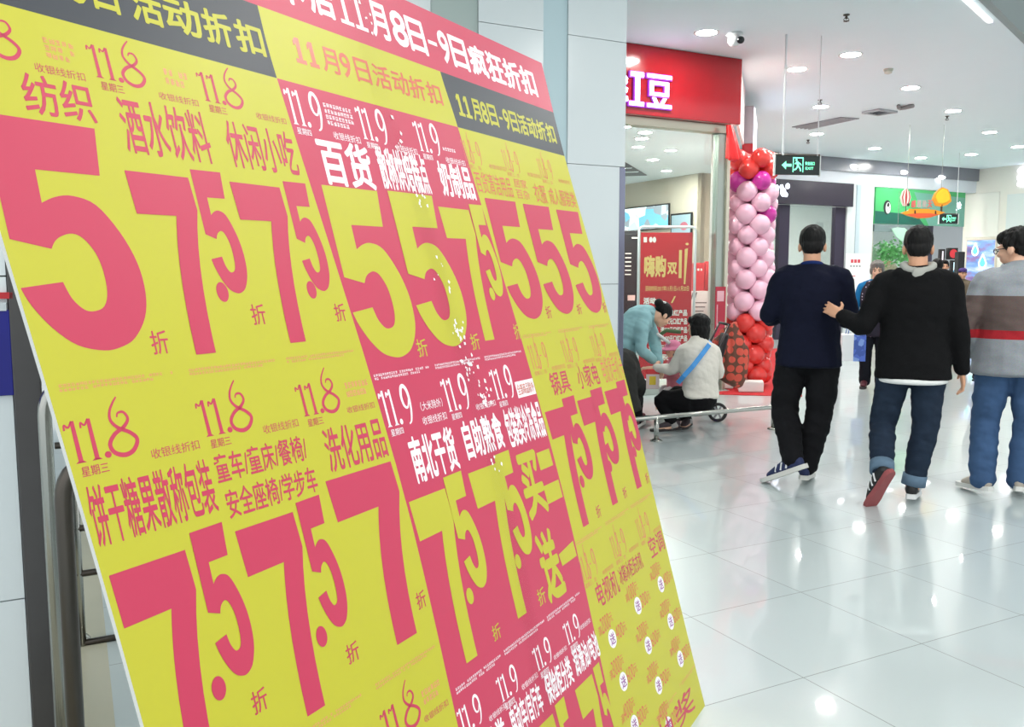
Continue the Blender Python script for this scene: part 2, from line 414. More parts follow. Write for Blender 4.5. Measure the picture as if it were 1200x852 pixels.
sgn = thing('wall_sign', 'blue panel sign with a red strip above it on the wall at the left edge', 'sign', V((e_.x, e_.y, z(463))))
G().box(e_ - DF * 0.5 - GF * 0.012 + UP * z(463), DF * 0.5, GF * 0.011, UP * (z(363) - z(463)), 0.002).build('blue_panel', mat('royal_blue_sign', (8, 14, 130), 0.4), sgn)
G().box(e_ - DF * 0.5 - GF * 0.016 + UP * z(364), DF * 0.494, GF * 0.015, UP * 0.022).build('white_edge', mat('white_sign_edge', (200, 208, 212), 0.5), sgn)
G().box(e_ - DF * 0.5 - GF * 0.012 + UP * z(350), DF * 0.51, GF * 0.011, UP * (z(342.5) - z(350))).build('red_strip', mat('red_sign_strip', (190, 38, 48), 0.4), sgn)
# beige tile band left of the board
b1_, b2_ = at_z(118, 684), at_z(136, 860); bd = (b1_ - b2_).normalized()
struct(G().box(b2_ - bd * 1.2 + UP * 0.0005, bd * 4.5, V((-bd.y, bd.x, 0)) * 1.4, UP * 0.0015).build('floor_strip', mat('beige_floor_tile', (190, 186, 166), 0.12, var=0.05, scale=4)))

# ------------------------------------------------------------------ left shop front (red sign, glass front)
SF = at_y(853, 300, 10.9); SF = V((SF.x, SF.y, 0))            # right corner of the front
def fr(s, z=0.0, d=0.0): return SF + DF * s + GF * d + UP * z  # s along the front (0 = corner, negative left), d into the shop
zs = lambda x, y: on(x, y, SF, -GF).z
SIGN0 = zs(850, 146.5)
# front frame and glass
m_al = mat('champagne_aluminium_frame', (196, 190, 172), 0.28, metal=0.6)
m_mull = mat('grey_green_aluminium_post', (158, 166, 158), 0.3, metal=0.6)
wf = struct(G().box(fr(-4.2, SIGN0 - 0.10), DF * 4.2, GF * 0.14, UP * 0.10, 0.006).build('window_1', m_al))
G().box(fr(-0.165, 0, 0.02), DF * 0.165, GF * 0.10, UP * (SIGN0 - 0.10), 0.006).build('mullion', m_mull, wf)
G().box(fr(-0.055, 0, -0.012), DF * 0.05, GF * 0.04, UP * (SIGN0 - 0.10), 0.004).build('mullion', m_al, wf)
G().box(fr(-4.2, 0, 0.03), DF * 4.03, GF * 0.06, UP * 0.09, 0.004).build('sill', m_mull, wf)
G().box(fr(-4.2, 0.09, 0.055), DF * 4.035, GF * 0.012, UP * (SIGN0 - 0.19)).build('pane', M_GLASS, wf)
# room behind the glass
IC = 3.3
w0 = at_y(820, 300, 16.6); w0 = V((w0.x, w0.y, 0))
struct(G().box(w0, GF * 9, DF * 0.1, UP * IC).build('wall_shop_side', M_CREAM))
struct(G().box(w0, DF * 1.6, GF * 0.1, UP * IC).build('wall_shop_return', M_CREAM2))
struct(G().box(w0 + GF * 4.5 - DF * 9, DF * 9, GF * 0.1, UP * IC).build('wall_shop_back', M_CREAM))

RT = math.radians(16.6); RD = V((math.sin(RT), math.cos(RT), 0)); RN = V((RD.y, -RD.x, 0))
struct(G().prism([fr(-9, IC, 0.16), fr(-0.1, IC, 0.16), fr(-0.1, IC, 0.1) + RD * 9, fr(-9, IC, 12)], UP * 0.08).build('ceiling_shop', M_WHITE))
struct(G().box(fr(-0.12, 0, 0.15), RD * 8.0, -RN * 0.04, UP * CEIL).build('wall_shop_flank', mat('pinkish_white_wall', (236, 222, 220), 0.35)))

# ------------------------------------------------------------------ far shops
BP = at_y(985, 300, 20.0); BP = V((BP.x, BP.y, 0))
def bk(s, z=0.0, d=0.0): return BP + DF * s + GF * d + UP * z
def bs(x, y=300): p = on(x, y, BP, -GF); return (V((p.x, p.y, 0)) - BP).dot(DF)
def bz(x, y): return on(x, y, BP, -GF).z
Z = {k: bz(*k) for k in ((980, 189), (980, 200), (988, 216), (988, 243), (1022, 219), (1022, 262), (1022, 272))}
FAS0, BAND1, BAND0 = bz(980, 200.5), bz(988, 216), bz(988, 243)
struct(G().box(bk(-9, FAS0, -0.06), DF * 17, GF * 0.06, UP * (CEIL - FAS0)).build('trim_3', mat('grey_fascia', (128, 130, 140), 0.22, spec=0.6)))
struct(G().box(bk(-9, BAND1, 0), DF * 17, GF * 0.3, UP * (CEIL - BAND1)).build('wall_bulkhead', mat('pale_blue_white_wall', (222, 228, 236), 0.5)))
struct(G().box(bk(bs(990), 0, -0.02), DF * (bs(1020.5) - bs(990)), GF * 0.4, UP * (BAND1 + 0.02)).build('wall_back', M_PANEL))
struct(G().box(bk(bs(1000), 1.9, -0.035), DF * (bs(1004.5) - bs(1000)), GF * 0.03, UP * (BAND1 - 1.9)).build('trim_4', mat('pale_blue_slot', (186, 204, 212), 0.3)))
struct(G().box(bk(-14, 0, 5.0), DF * 30, GF * 0.1, UP * CEIL).build('wall_far', mat('far_white_wall', (230, 230, 232), 0.6)))
struct(G().box(bk(-9, IC + .25, 0.3), DF * 17, GF * 5, UP * 0.06).build('ceiling_far', M_WHITE))
# dark framed glass door of the far shop
m_pl = mat('dark_purple_frame', (62, 56, 76), 0.3, metal=0.4)
dr = struct(G().box(bk(bs(978.5), 0, 0.02), DF * (bs(990) - bs(978.5)), GF * 0.12, UP * BAND0, 0.006).build('door_1', m_pl))
G().box(bk(bs(913), 0, 0.02), DF * (bs(925) - bs(913)), GF * 0.12, UP * BAND0, 0.006).build('frame', m_pl, dr)
G().box(bk(bs(925), 0.02, 0.06), DF * (bs(978.5) - bs(925)), GF * 0.012, UP * (BAND0 - 0.02)).build('pane', M_GLASS, dr)
G().box(bk(bs(880), 0.02, 0.06), DF * (bs(913) - bs(880)), GF * 0.012, UP * (BAND0 - 0.02)).build('pane', M_GLASS, dr)
struct(G().box(bk(bs(925), 0, 2.6), DF * (bs(985) - bs(925)), GF * 0.08, UP * 2.55).build('wall_pink_glow', mat('glowing_pink_wall', (255, 240, 240), 0.5, emit=0.55)))  # back wall of the far shop; its brightness is put in as emission
# shop window right of the white wall
z1_, z0_ = bz(1022, 219), bz(1022, 262)
zt = bz(1022, 270)
wg = struct(G().box(bk(bs(1020.5), 0, 0.0), DF * 0.05, GF * 0.1, UP * z0_).build('window_2', m_al))
G().box(bk(bs(1020.5) + 0.05, 0.05, 0.05), DF * (bs(1092) - bs(1020.5)), GF * 0.012, UP * (z0_ - 0.05)).build('pane', M_GLASS, wg)
G().box(bk(bs(1083), 0, 0.02), DF * (bs(1093) - bs(1083)), GF * 0.15, UP * z0_).build('post', m_pl, wg)

# white kiosk volume on the right
KC = at_y(1127, 300, 22.4); KC = V((KC.x, KC.y, 0)); KD = -GF   # runs from the far corner towards us
def kp(s, z=0.0, d=0.0): return KC + KD * s + DF * d + UP * z
def kon(x, y): p = on(x, y, KC, DF); return (V((p.x, p.y, 0)) - KC).dot(KD), p.z
struct(G().box(kp(0), KD * 9, DF * 0.3, UP * CEIL).build('wall_kiosk', mat('warm_white_kiosk', (240, 238, 228), 0.4)))
for x0, x1, yt, yb in ((1133, 1171, 228, 279),):
    s0, _ = kon(x0, 250); s1, _ = kon(x1, 250); _, za = kon(x0, yt); _, zb = kon(x0, yb)
    struct(G().box(kp(s0, zb, -0.03), KD * (s1 - s0), DF * 0.03, UP * (za - zb), 0.01).build('trim_5', mat('white_kiosk_panel', (240, 240, 232), 0.35)))

# ------------------------------------------------------------------ ceiling lamps
def downlight():
    r = thing('downlight', 'round white recessed downlight in the mall ceiling', 'ceiling light', (0, 0, CEIL), group='round downlights in the ceiling')
    G().lathe([(0.105, -0.003), (0.135, -0.006), (0.14, 0.0), (0.105, 0.0)], (0, 0, CEIL - 0.001), seg=28, cap=False).build('ring', mat('white_lamp_ring', (240, 240, 240), 0.4), r, smooth=True)
    G().lathe([(0, -0.003), (0.108, -0.003), (0.108, 0.0), (0, 0.0)], (0, 0, CEIL - 0.002), seg=28).build('lens', mat('lamp_lens', (255, 252, 246), 0.4, emit=LAMP), r)
    return r
spots = [(828, 38), (934, 81), (997, 64), (1067, 103), (1117, 130), (1160, 155), (1193, 172), (962, 125), (957, 157), (1025, 174), (1079, 185), (1138, 181)]
dl = downlight(); dl0 = dl
pos = [at_z(x, y, CEIL) for x, y in spots]
pos += [V((3.2, 6.6, CEIL)), V((2.0, 3.2, CEIL)), V((-1.6, 3.0, CEIL)), V((4.2, 3.6, CEIL)), V((0.6, 0.6, CEIL)), V((3.4, 0.8, CEIL))]  # unseen downlights added overhead and behind the camera for more light
for i, p in enumerate(pos):
    o = dl if i == 0 else copy_tree(dl0)
    o.location = p
    px = spots[i] if i < len(spots) else None
DL_LABELS = ['large downlight just left of the ceiling camera', 'downlight above and left of the hanging exit sign wire', 'brightest nearest downlight right of the hanging exit sign wires',
 'downlight between the smoke detector and the square ceiling hatch', 'downlight to the right of the open square ceiling hatch', 'downlight second from the right edge above the white kiosk', 'downlight at the right edge of the photo above the kiosk',
 'downlight just above the long grey air diffuser', 'downlight just below the long grey air diffuser', 'downlight in the middle of the far row, right of the exit sign', 'downlight in the far row above the striped balloon decoration', 'downlight at the right end of the far row, near the kiosk corner']
for i, o in enumerate([o for o in COL.objects if o.name.startswith('downlight')]):
    o['label'] = DL_LABELS[i] if i < len(DL_LABELS) else 'unseen downlight added to the mall ceiling outside the picture'
# three lamps set in the grey fascia of the far shops
fl0 = None
for x, y, lb in ((999, 195, 'small lamp in the grey fascia nearest the exit sign'), (1058, 202, 'small lamp in the grey fascia above the billboard'), (1102, 208, 'small lamp in the grey fascia nearest the kiosk')):
    p = on(x, y, BP - GF * 0.06, -GF)
    if fl0 is None:
        fl0 = thing('fascia_lamp', lb, 'light', p, group='lamps in the grey fascia')
        G().ell(p, (.12, .04, .045)).build('lens', mat('fascia_lamp_lens', (255, 255, 255), 0.4, emit=5), fl0, smooth=True)
    else:
        c = copy_tree(fl0); c.location = p; c['label'] = lb
# shop lamps behind the left glass front
sl0 = None
for i, (x, y) in enumerate(((752, 162), (748, 172), (786, 176), (765, 187), (781, 200), (756, 155))):
    p = at_z(x, y, IC)
    if sl0 is None:
        sl0 = thing('shop_downlight', '', 'ceiling light', p, group='downlights inside the glass fronted shop')
        G().lathe([(0, -0.004), (0.085, -0.004), (0.085, 0.0), (0, 0.0)], p - UP * 0.001, seg=20).build('lens', mat('shop_lamp_lens', (255, 250, 240), 0.4, emit=SHOP_LAMP), sl0)
        G().lathe([(0.085, -0.006), (0.11, -0.004), (0.11, 0.0), (0.085, 0.0)], p - UP * 0.001, seg=20, cap=False).build('ring', mat('white_lamp_ring', (240, 240, 240), 0.4), sl0)
        o = sl0
    else: o = copy_tree(sl0); o.location = p
    o['label'] = ['shop downlight second from top behind the glass under the red sign', 'shop downlight by the pillar, lower of the close pair behind the glass', 'rightmost shop downlight behind the glass', 'shop downlight in the middle of those behind the glass', 'lowest shop downlight behind the glass, by the beige wall', 'topmost shop downlight behind the glass, under the door head'][i]
for q, lb in ((fr(-4.5, IC, 2.5), 'behind the pillar'), (fr(-1.3, IC - .12, .38), 'close behind the glass above the banner'), (fr(-1.6, IC, 1.6), 'just behind the glass'), (fr(-2.6, IC, 4.5), 'in the middle of the shop'), (bk(-1.2, IC + .25, 1.4), 'over the far shop door'), (bk(-3.0, IC + .25, 1.8), 'in the far shop beside the balloons'), (bk(1.6, IC + .25, 1.6), 'over the garland window'), (bk(2.9, IC + .25, 2.6), 'over the far posters')):  # extra lamps added to brighten the shop interiors and the banner
    o = copy_tree(sl0); o.location = q; o['label'] = 'fill downlight added ' + lb
    if 'far' in lb or 'garland' in lb: o.scale = (1.5, 1.5, 1)

# ================================================================== THE PRICE BOARD
BA, BT = math.radians(28.75), math.radians(16.5)
BD = V((math.sin(BA), math.cos(BA), 0)); bn = V((math.cos(BA), -math.sin(BA), 0))
BU = UP * math.cos(BT) - bn * math.sin(BT); BN = bn * math.cos(BT) + UP * math.sin(BT)
BC = at_z(826, 827)
rot = Matrix((BD, BU, BN)).transposed()
board = thing('price_board', 'huge yellow and pink sale board with discount figures, leaning back in the foreground', 'sign board', BC, rot)
def bp(u, v, w=0.0): return BC + BD * u + BU * v + BN * w
def ledge(tab, v):
    tab = sorted(tab, key=lambda t: t[1])
    if v <= tab[0][1]: return tab[0][0]
    for (a, va), (b, vb) in zip(tab, tab[1:]):
        if v <= vb: return a + (b - a) * (v - va) / (vb - va)
    return tab[-1][0]
def smooth_tab(tab):
    """Catmull-Rom through (u, v) pairs"""
    t = sorted(tab, key=lambda q: q[1]); out = []
    for i in range(len(t) - 1):
        a, b, c, d = t[max(i - 1, 0)], t[i], t[i + 1], t[min(i + 2, len(t) - 1)]
        for k in range(6):
            s = k / 6; out.append(tuple(0.5 * ((2 * b[j]) + (c[j] - a[j]) * s + (2 * a[j] - 5 * b[j] + 4 * c[j] - d[j]) * s * s + (3 * b[j] - a[j] - 3 * c[j] + d[j]) * s ** 3) for j in (0, 1)))
    return out + [t[-1]]
EL = smooth_tab([(-2.07, 2.277), (-2.055, 1.9), (-2.04, 1.575), (-2.027, 1.369), (-2.014, 1.138), (-2.001, 0.844), (-1.99, 0.4), (-1.985, 0.0)])
ER = smooth_tab([(0.043, 2.277), (0.03, 1.935), (0.05, 1.54), (0.055, 1.082), (0.033, 0.693), (0.012, 0.3), (0.0, 0.0)])
E1 = smooth_tab([(-1.379, 2.277), (-1.376, 2.095), (-1.372, 1.937), (-1.33, 1.5), (-1.309, 1.25), (-1.297, 0.94), (-1.312, 0.53), (-1.34, 0.0)])
E2 = smooth_tab([(-0.69, 2.277), (-0.682, 2.08), (-0.664, 1.931), (-0.627, 1.5), (-0.608, 1.2), (-0.602, 0.841), (-0.625, 0.5), (-0.67, 0.0)])
def region(L_, R_, v0, v1, n=16):
    vv = [v0 + (v1 - v0) * k / n for k in range(n + 1)]
    return [(ledge(L_, v), v) for v in vv] + [(ledge(R_, v), v) for v in reversed(vv)]
outl = region(EL, ER, 0.0, 2.277, 24)
G().prism([bp(u, v, -0.008) for u, v in outl], BN * 0.008).build('foam_sheet', mat('white_foam_board', (226, 226, 222), 0.5), board)
for u in (-0.85, -0.3):
    t = bp(u, 1.75, -0.009); ft = V((t.x, t.y, 0)) - bn * 0.42
    G().box(t - BD * 0.02, BD * 0.04, BN * -0.02, ft - t + UP * 0.0, 0.003).build('strut', M_STEEL, board)
m_yel = mat('yellow_print', (188, 183, 0), 0.5, spec=0.5, coat=0.65)
m_pink = mat('pink_red_print', (193, 24, 74), 0.5, spec=0.5, coat=0.65)
m_blk = mat('black_print', (12, 22, 42), 0.5, spec=0.5, coat=0.65)
m_wht = mat('white_print', (244, 240, 244), 0.5, spec=0.5, coat=0.65)
m_pale = mat('pale_pink_print', (226, 150, 110), 0.35, spec=0.5)
m_rose = mat('rose_print', (212, 112, 92), 0.32, spec=0.5)
def panel(name, L_, R_, v0, v1, m):
    p = Print(BC, BD, BU, BN, 0.0003); pts = region(L_, R_, v0, v1); n = len(pts) // 2
    p.add(pts, [(i, len(pts) - 1 - i, len(pts) - 2 - i, i + 1) for i in range(n - 1)])
    return p.build(name, m, board)
def pr(l=0.0006): return Print(BC, BD, BU, BN, l)
VB, VA, VT = 1.935, 2.094, 2.277
banner = panel('banner_strip', EL, ER, VA, VT, m_pink)
s1 = panel('date_strip', EL, E1, VB, VA, m_blk); s2 = panel('date_strip', E1, E2, VB, VA, m_yel); s3 = panel('date_strip', E2, ER, VB, VA, m_blk)
s1['label'] = 'black strip heading the left column'; s2['label'] = 'yellow strip heading the pink column'; s3['label'] = 'black strip heading the right column'
c1 = panel('price_column', EL, E1, 0.0, VB, m_yel); c2 = panel('price_column', E1, E2, 0.0, VB, m_pink); c3 = panel('price_column', E2, ER, 0.0, VB, m_yel)
c1['label'] = 'left yellow column of offers'; c2['label'] = 'middle pink column of offers'; c3['label'] = 'right yellow column of offers'
def spaced(par, m, v0, v1, bold, chars):
    """headline set character by character: (character, left, right)"""
    q = pr()
    for c, a, b in chars:
        if c == '-': q.rect(a, v0 + (v1 - v0) * .42, b, v0 + (v1 - v0) * .54)
        elif c == '1':
            m_ = (a + b) / 2; q.rect(m_ - .0065, v0, m_ + .0065, v1).rect(a, v0, m_ - .0065, v0 + .010).rect(m_ + .0065, v0, b, v0 + .010).poly([(a + .002, v1 - .022), (m_ - .0065, v1 - .014), (m_ - .0065, v1), (a + .002, v1 - .010)])
        else: q.text(c, a, v0, b, v1, bold)
    return q.build('headline', m, par)
spaced(banner, m_wht, 2.131, 2.225, .035, [('本', -1.30, -1.215), ('店', -1.192, -1.107), ('1', -1.09, -1.042), ('1', -1.034, -.986), ('月', -0.964, -0.894), ('8', -0.873, -0.809), ('日', -0.801, -0.723), ('-', -0.707, -0.663), ('9', -0.649, -0.6), ('日', -0.588, -0.503), ('疯', -0.487, -0.39), ('狂', -0.380, -0.283), ('折', -0.275, -0.172), ('扣', -0.163, -0.061)])
spaced(s1, m_yel, 1.976, 2.043, .03, [('月', -1.91, -1.855), ('8', -1.833, -1.80), ('日', -1.785, -1.737), ('活', -1.709, -1.643), ('动', -1.635, -1.555), ('折', -1.545, -1.475), ('扣', -1.462, -1.388)])
spaced(s2, m_rose, 1.987, 2.047, .02, [('1', -1.293, -1.26), ('1', -1.249, -1.218), ('月', -1.202, -1.146), ('9', -1.137, -1.101), ('日', -1.083, -1.028), ('活', -1.013, -0.945), ('动', -0.935, -0.867), ('折', -0.86, -0.792), ('扣', -0.781, -0.712)])
spaced(s3, m_yel, 1.974, 2.04, .035, [('1', -0.636, -0.603), ('1', -0.597, -0.564), ('月', -0.553, -0.507), ('8', -0.5, -0.465), ('日', -0.457, -0.409), ('-', -0.396, -0.374), ('9', -0.365, -0.331), ('日', -0.323, -0.276), ('活', -0.267, -0.212), ('动', -0.204, -0.144), ('折', -0.137, -0.078), ('扣', -0.069, -0.006)])

def digits(col, m, items):
    """items: (kind, u0, v0, u1, v1) or (kind, ..., dot u, dot v)"""
    for n_, it in enumerate(items):
        p = pr(0.0006 + 0.00025 * (n_ % 2)); k = it[0]
        p.shape(FIVE if k == 5 else SEVEN, *it[1:5])
        if len(it) > 5: p.disc(it[5], it[6], 0.0135, 0.0185)
        p.build('discount_figure', m, col)
def names(col, m, items, bold=0.03):
    for t, u0, v0, u1, v1 in items: pr().text(t, u0, v0, u1, v1, bold).build('product_name', m, col)
def off_marks(col, m, items):
    for u0, v0, u1, v1 in items: pr().text('折', u0, v0, u1, v1, 0.006).build('discount_mark', m, col)
def dates(col, m, us, v, h, d, day, k=1.0):
    for u in us:
        p = pr(); date_mark(p, u, v, h, d, k); p.text(day, u + 0.008, v - 0.021, u + 0.052, v - 0.006, 0.004)
        p.build('date_mark', m, col)
def tills(col, m, items):
    for u0, v0, u1, v1 in items: pr().text('收银线折扣', u0, v0, u1, v1).build('note', m, col)
def fines(col, m, items, ch=0.008):
    for u0, v0, u1, v1, n in items:
        p = pr(0.0005); fine(p, u0, v0, u1, v1, n, ch); p.build('small_print', m, col)
# left column
dates(c1, m_pink, (-2.045, -1.82, -1.592), 1.847, 0.057, 8, '星期三', 1.0)
tills(c1, m_pink, ((-1.925, 1.834, -1.839, 1.849), (-1.696, 1.831, -1.608, 1.845), (-1.462, 1.832, -1.377, 1.846)))
fines(c1, m_pale, ((-1.90, 1.858, -1.843, 1.896, 3), (-1.672, 1.858, -1.615, 1.893, 2)), 0.011)
names(c1, m_pink, (('纺织', -1.955, 1.763, -1.836, 1.828), ('酒水饮料', -1.79, 1.721, -1.604, 1.82), ('休闲小吃', -1.560, 1.722, -1.374, 1.815)), 0.012)
digits(c1, m_pink, ((5, -2.03, 1.39, -1.823, 1.754), (7, -1.807, 1.369, -1.673, 1.688), (5, -1.668, 1.474, -1.588, 1.706, -1.661, 1.477), (7, -1.579, 1.373, -1.444, 1.69), (5, -1.434, 1.474, -1.358, 1.706, -1.427, 1.477)))
off_marks(c1, m_pink, ((-1.836, 1.376, -1.802, 1.415), (-1.606, 1.413, -1.570, 1.452), (-1.375, 1.408, -1.340, 1.446)))
fines(c1, m_pale, ((-2.008, 1.333, -1.808, 1.346, 2), (-1.775, 1.333, -1.57, 1.346, 2), (-1.545, 1.333, -1.34, 1.346, 2)))
dates(c1, m_pink, (-2.012, -1.775, -1.538), 1.229, 0.062, 8, '星期三', 1.0)
tills(c1, m_pink, ((-1.884, 1.212, -1.79, 1.228), (-1.645, 1.213, -1.555, 1.229), (-1.411, 1.217, -1.322, 1.231)))
fines(c1, m_pale, ((-1.40, 1.245, -1.323, 1.28, 2),), 0.011)
names(c1, m_pink, (('饼干糖果散称包装', -2.006, 1.105, -1.782, 1.194), ('童车/童床/餐椅/', -1.770, 1.149, -1.550, 1.197), ('安全座椅/学步车', -1.764, 1.087, -1.544, 1.135), ('洗化用品', -1.50, 1.112, -1.316, 1.197)), 0.012)
digits(c1, m_pink, ((7, -2.0, .725, -1.862, 1.063), (5, -1.851, .841, -1.775, 1.087, -1.864, .842), (7, -1.761, .725, -1.62, 1.065), (5, -1.612, .836, -1.54, 1.08, -1.627, .837), (7, -1.522, .749, -1.311, 1.1)))
off_marks(c1, m_pink, ((-1.81, .774, -1.777, .81), (-1.578, .765, -1.543, .8), (-1.345, .788, -1.312, .823)))
fines(c1, m_pale, ((-2.0, .694, -1.8, .707, 2), (-1.765, .694, -1.562, .707, 2), (-1.523, .694, -1.322, .707, 2)))
dates(c1, m_pink, (-2.0, -1.765, -1.528), .592, 0.062, 8, '星期三', 1.0)
tills(c1, m_pink, ((-1.411, .58, -1.325, .594),)); fines(c1, m_pale, ((-1.40, .608, -1.335, .64, 2),), 0.011)
# middle column
dates(c2, m_wht, (-1.357, -1.122, -0.890), 1.838, 0.08, 9, '星期四', 0.74)
tills(c2, m_wht, ((-1.23, 1.822, -1.135, 1.84), (-0.996, 1.823, -0.905, 1.841), (-0.774, 1.819, -0.676, 1.836)))
fines(c2, m_wht, ((-1.24, 1.85, -1.142, 1.905, 4), (-0.775, 1.85, -0.69, 1.863, 1)), 0.011)
names(c2, m_wht, (('百货', -1.297, 1.714, -1.12, 1.817), ('散称烘焙糕点', -1.088, 1.722, -0.885, 1.824), ('奶制品', -0.828, 1.724, -0.664, 1.817)))
digits(c2, m_yel, ((5, -1.317, 1.317, -1.098, 1.71), (5, -1.081, 1.325, -.868, 1.717), (7, -.873, 1.328, -.72, 1.69), (5, -.716, 1.445, -.636, 1.709, -.712, 1.453)))
off_marks(c2, m_yel, ((-1.12, 1.31, -1.078, 1.352), (-.882, 1.308, -.84, 1.35), (-.645, 1.32, -.612, 1.364)))
fines(c2, m_wht, ((-1.30, 1.272, -1.09, 1.287, 2), (-1.066, 1.274, -0.856, 1.288, 2), (-0.835, 1.274, -0.63, 1.288, 2)))
dates(c2, m_wht, (-1.298, -1.058, -0.829), 1.17, 0.08, 9, '星期四', 0.74)
tills(c2, m_wht, ((-1.168, 1.155, -1.07, 1.174), (-0.935, 1.157, -0.838, 1.173)))
pr().text('（大米除外）', -1.163, 1.187, -1.074, 1.208, 0.003).build('note', m_wht, c2)
x = pr(0.0005).rect(-0.714, 1.16, -0.609, 1.205).build('note_box', m_wht, c2)
pr(0.0009).text('全部商品除外', -0.709, 1.167, -0.614, 1.198, 0.004).build('note', m_rose, c2)
names(c2, m_wht, (('南北干货', -1.242, 1.037, -1.067, 1.136), ('自助熟食', -1.024, 1.048, -0.84, 1.139), ('包装类冷冻食品', -0.818, 1.04, -0.611, 1.14)))
digits(c2, m_yel, ((7, -1.289, .631, -1.146, 1.005), (5, -1.147, .759, -1.06, 1.03, -1.157, .757), (7, -1.043, .645, -.906, 1.017), (5, -.912, .77, -.825, 1.038, -.923, .768)))
for t, r in (('买', (-.81, .848, -.705, 1.012)), ('二', (-.70, .86, -.613, 1.003)), ('送', (-.82, .63, -.722, .8)), ('一', (-.713, .69, -.617, .735))):
    p = pr()
    if t == '二': p.rect(-.695, .955, -.618, 1.003).rect(-.703, .862, -.61, .912)
    elif t == '一': p.poly([(-.710, .693), (-.617, .695), (-.617, .738), (-.715, .726)])
    else: p.text(t, *r, 0.04)
    p.build('offer_character', m_yel, c2)
off_marks(c2, m_yel, ((-1.108, .633, -1.072, .667), (-.875, .637, -.835, .678)))
fines(c2, m_wht, ((-1.29, .585, -1.095, .60, 2), (-1.08, .588, -0.872, .603, 2), (-0.855, .59, -0.65, .605, 2)))
dates(c2, m_wht, (-1.303, -1.138, -0.96, -0.787), .503, 0.056, 9, '星期四', 0.86)
tills(c2, m_wht, ((-1.20, .487, -1.125, .50), (-1.045, .492, -0.965, .506), (-0.872, .497, -0.797, .509), (-0.70, .512, -0.635, .525)))
names(c2, m_wht, (('家具类', -1.275, .415, -1.15, .48), ('电动车/自行车', -1.121, .415, -0.972, .483), ('保险柜分类', -0.945, .414, -0.80, .484), ('润滑油/电池', -0.78, .418, -0.625, .485)))
digits(c2, m_yel, ((7, -1.28, .06, -1.175, .39), (5, -1.165, .16, -1.10, .405, -1.175, .16), (7, -1.045, .06, -.94, .392), (5, -.925, .16, -.865, .405, -.935, .16), (7, -.81, .06, -.70, .394), (5, -.69, .16, -.642, .405, -.70, .16)))
fines(c2, m_wht, ((-1.29, .012, -1.10, .027, 2), (-1.08, .012, -0.88, .027, 2)))
# right column
def dates2(us, v, h):
    for u in us:
        p = pr(); f = lambda pts: [(u + a * h, v + b * h) for a, b in pts]
        for a in (0.02, 0.24):
            p.stroke(f([(a, .98), (a + .03, 0)]), h * .05); p.stroke(f([(a - .07, .84), (a, .98)]), h * .04)
        p.disc(u + .42 * h, v + .05 * h, h * .05, h * .06)
        p.stroke([(u + (0.10 + .36 * a) * h, v + b * h * .98) for a, b in EIGHT], h * .03, h * .07)
        p.stroke(f([(.82, .5), (.95, .5)]), h * .05)
        p.stroke([(u + (.55 + .5 * a) * h, v + b * h * .98) for a, b in NINE], h * .03, h * .07)
        p.text('星期三、四', u, v - 0.019, u + 0.075, v - 0.006, 0.0)
        p.build('date_mark', m_rose, c3)
dates2((-.668, -.437, -.203), 1.835, 0.066)
tills(c3, m_rose, ((-.54, 1.829, -.44, 1.843), (-.30, 1.829, -.21, 1.843), (-.075, 1.829, .015, 1.843)))
names(c3, m_rose, (('百货清洁用品', -.643, 1.747, -.432, 1.811), ('居家', -.411, 1.784, -.325, 1.812), ('百杂', -.411, 1.748, -.325, 1.778), ('衣服', -.287, 1.745, -.202, 1.807), ('成人服装类', -.181, 1.745, .024, 1.803)), 0.006)
digits(c3, m_pink, ((5, -.619, 1.373, -.412, 1.735), (5, -.39, 1.379, -.187, 1.734), (5, -.158, 1.373, .04, 1.731)))
off_marks(c3, m_pink, ((-.42, 1.37, -.383, 1.408), (-.195, 1.373, -.158, 1.408)))
pr().text('折', .018, 1.37, .048, 1.408, 0.006).build('discount_mark', m_pink, c3)
fines(c3, m_pale, ((-.60, 1.318, -.42, 1.33, 2), (-.37, 1.32, -.19, 1.332, 2), (-.14, 1.32, .04, 1.332, 2)))
dates2((-.588, -.372, -.15), 1.228, 0.072)
tills(c3, m_rose, ((-.475, 1.213, -.385, 1.227), (-.25, 1.213, -.16, 1.227), (-.035, 1.217, .045, 1.231)))
names(c3, m_pink, (('锅具', -.508, 1.14, -.382, 1.208), ('小家电', -.322, 1.138, -.16, 1.21)), 0.012)
names(c3, m_rose, (('电饭煲手机卡', -.125, 1.134, .055, 1.218),), 0.0)
digits(c3, m_pink, ((7, -.588, .755, -.46, 1.103), (5, -.465, .871, -.368, 1.127, -.47, .876), (7, -.366, .765, -.225, 1.107), (5, -.258, .877, -.153, 1.128, -.254, .88), (7, -.15, .77, -.01, 1.11), (5, -.04, .883, .05, 1.131, -.032, .886)))
off_marks(c3, m_pink, ((-.43, .755, -.398, .79), (-.21, .764, -.178, .798), (0, .768, .028, .803)))
fines(c3, m_pale, ((-.60, .717, -.42, .729, 2), (-.39, .72, -.20, .732, 2), (-.18, .722, .02, .734, 2)))
dates2((-.612, -.385, -.17), .617, 0.07)
tills(c3, m_rose, ((-.49, .60, -.41, .613), (-.275, .605, -.195, .618), (-.05, .608, .02, .621)))
names(c3, m_pink, (('电视机', -.56, .525, -.405, .594), ('冰箱冰柜洗衣机', -.39, .537, -.197, .59), ('空调', -.118, .54, .013, .606)), 0.010)
m_brick = mat('brick_red_print', (208, 84, 62), 0.5, spec=0.5, coat=0.65)
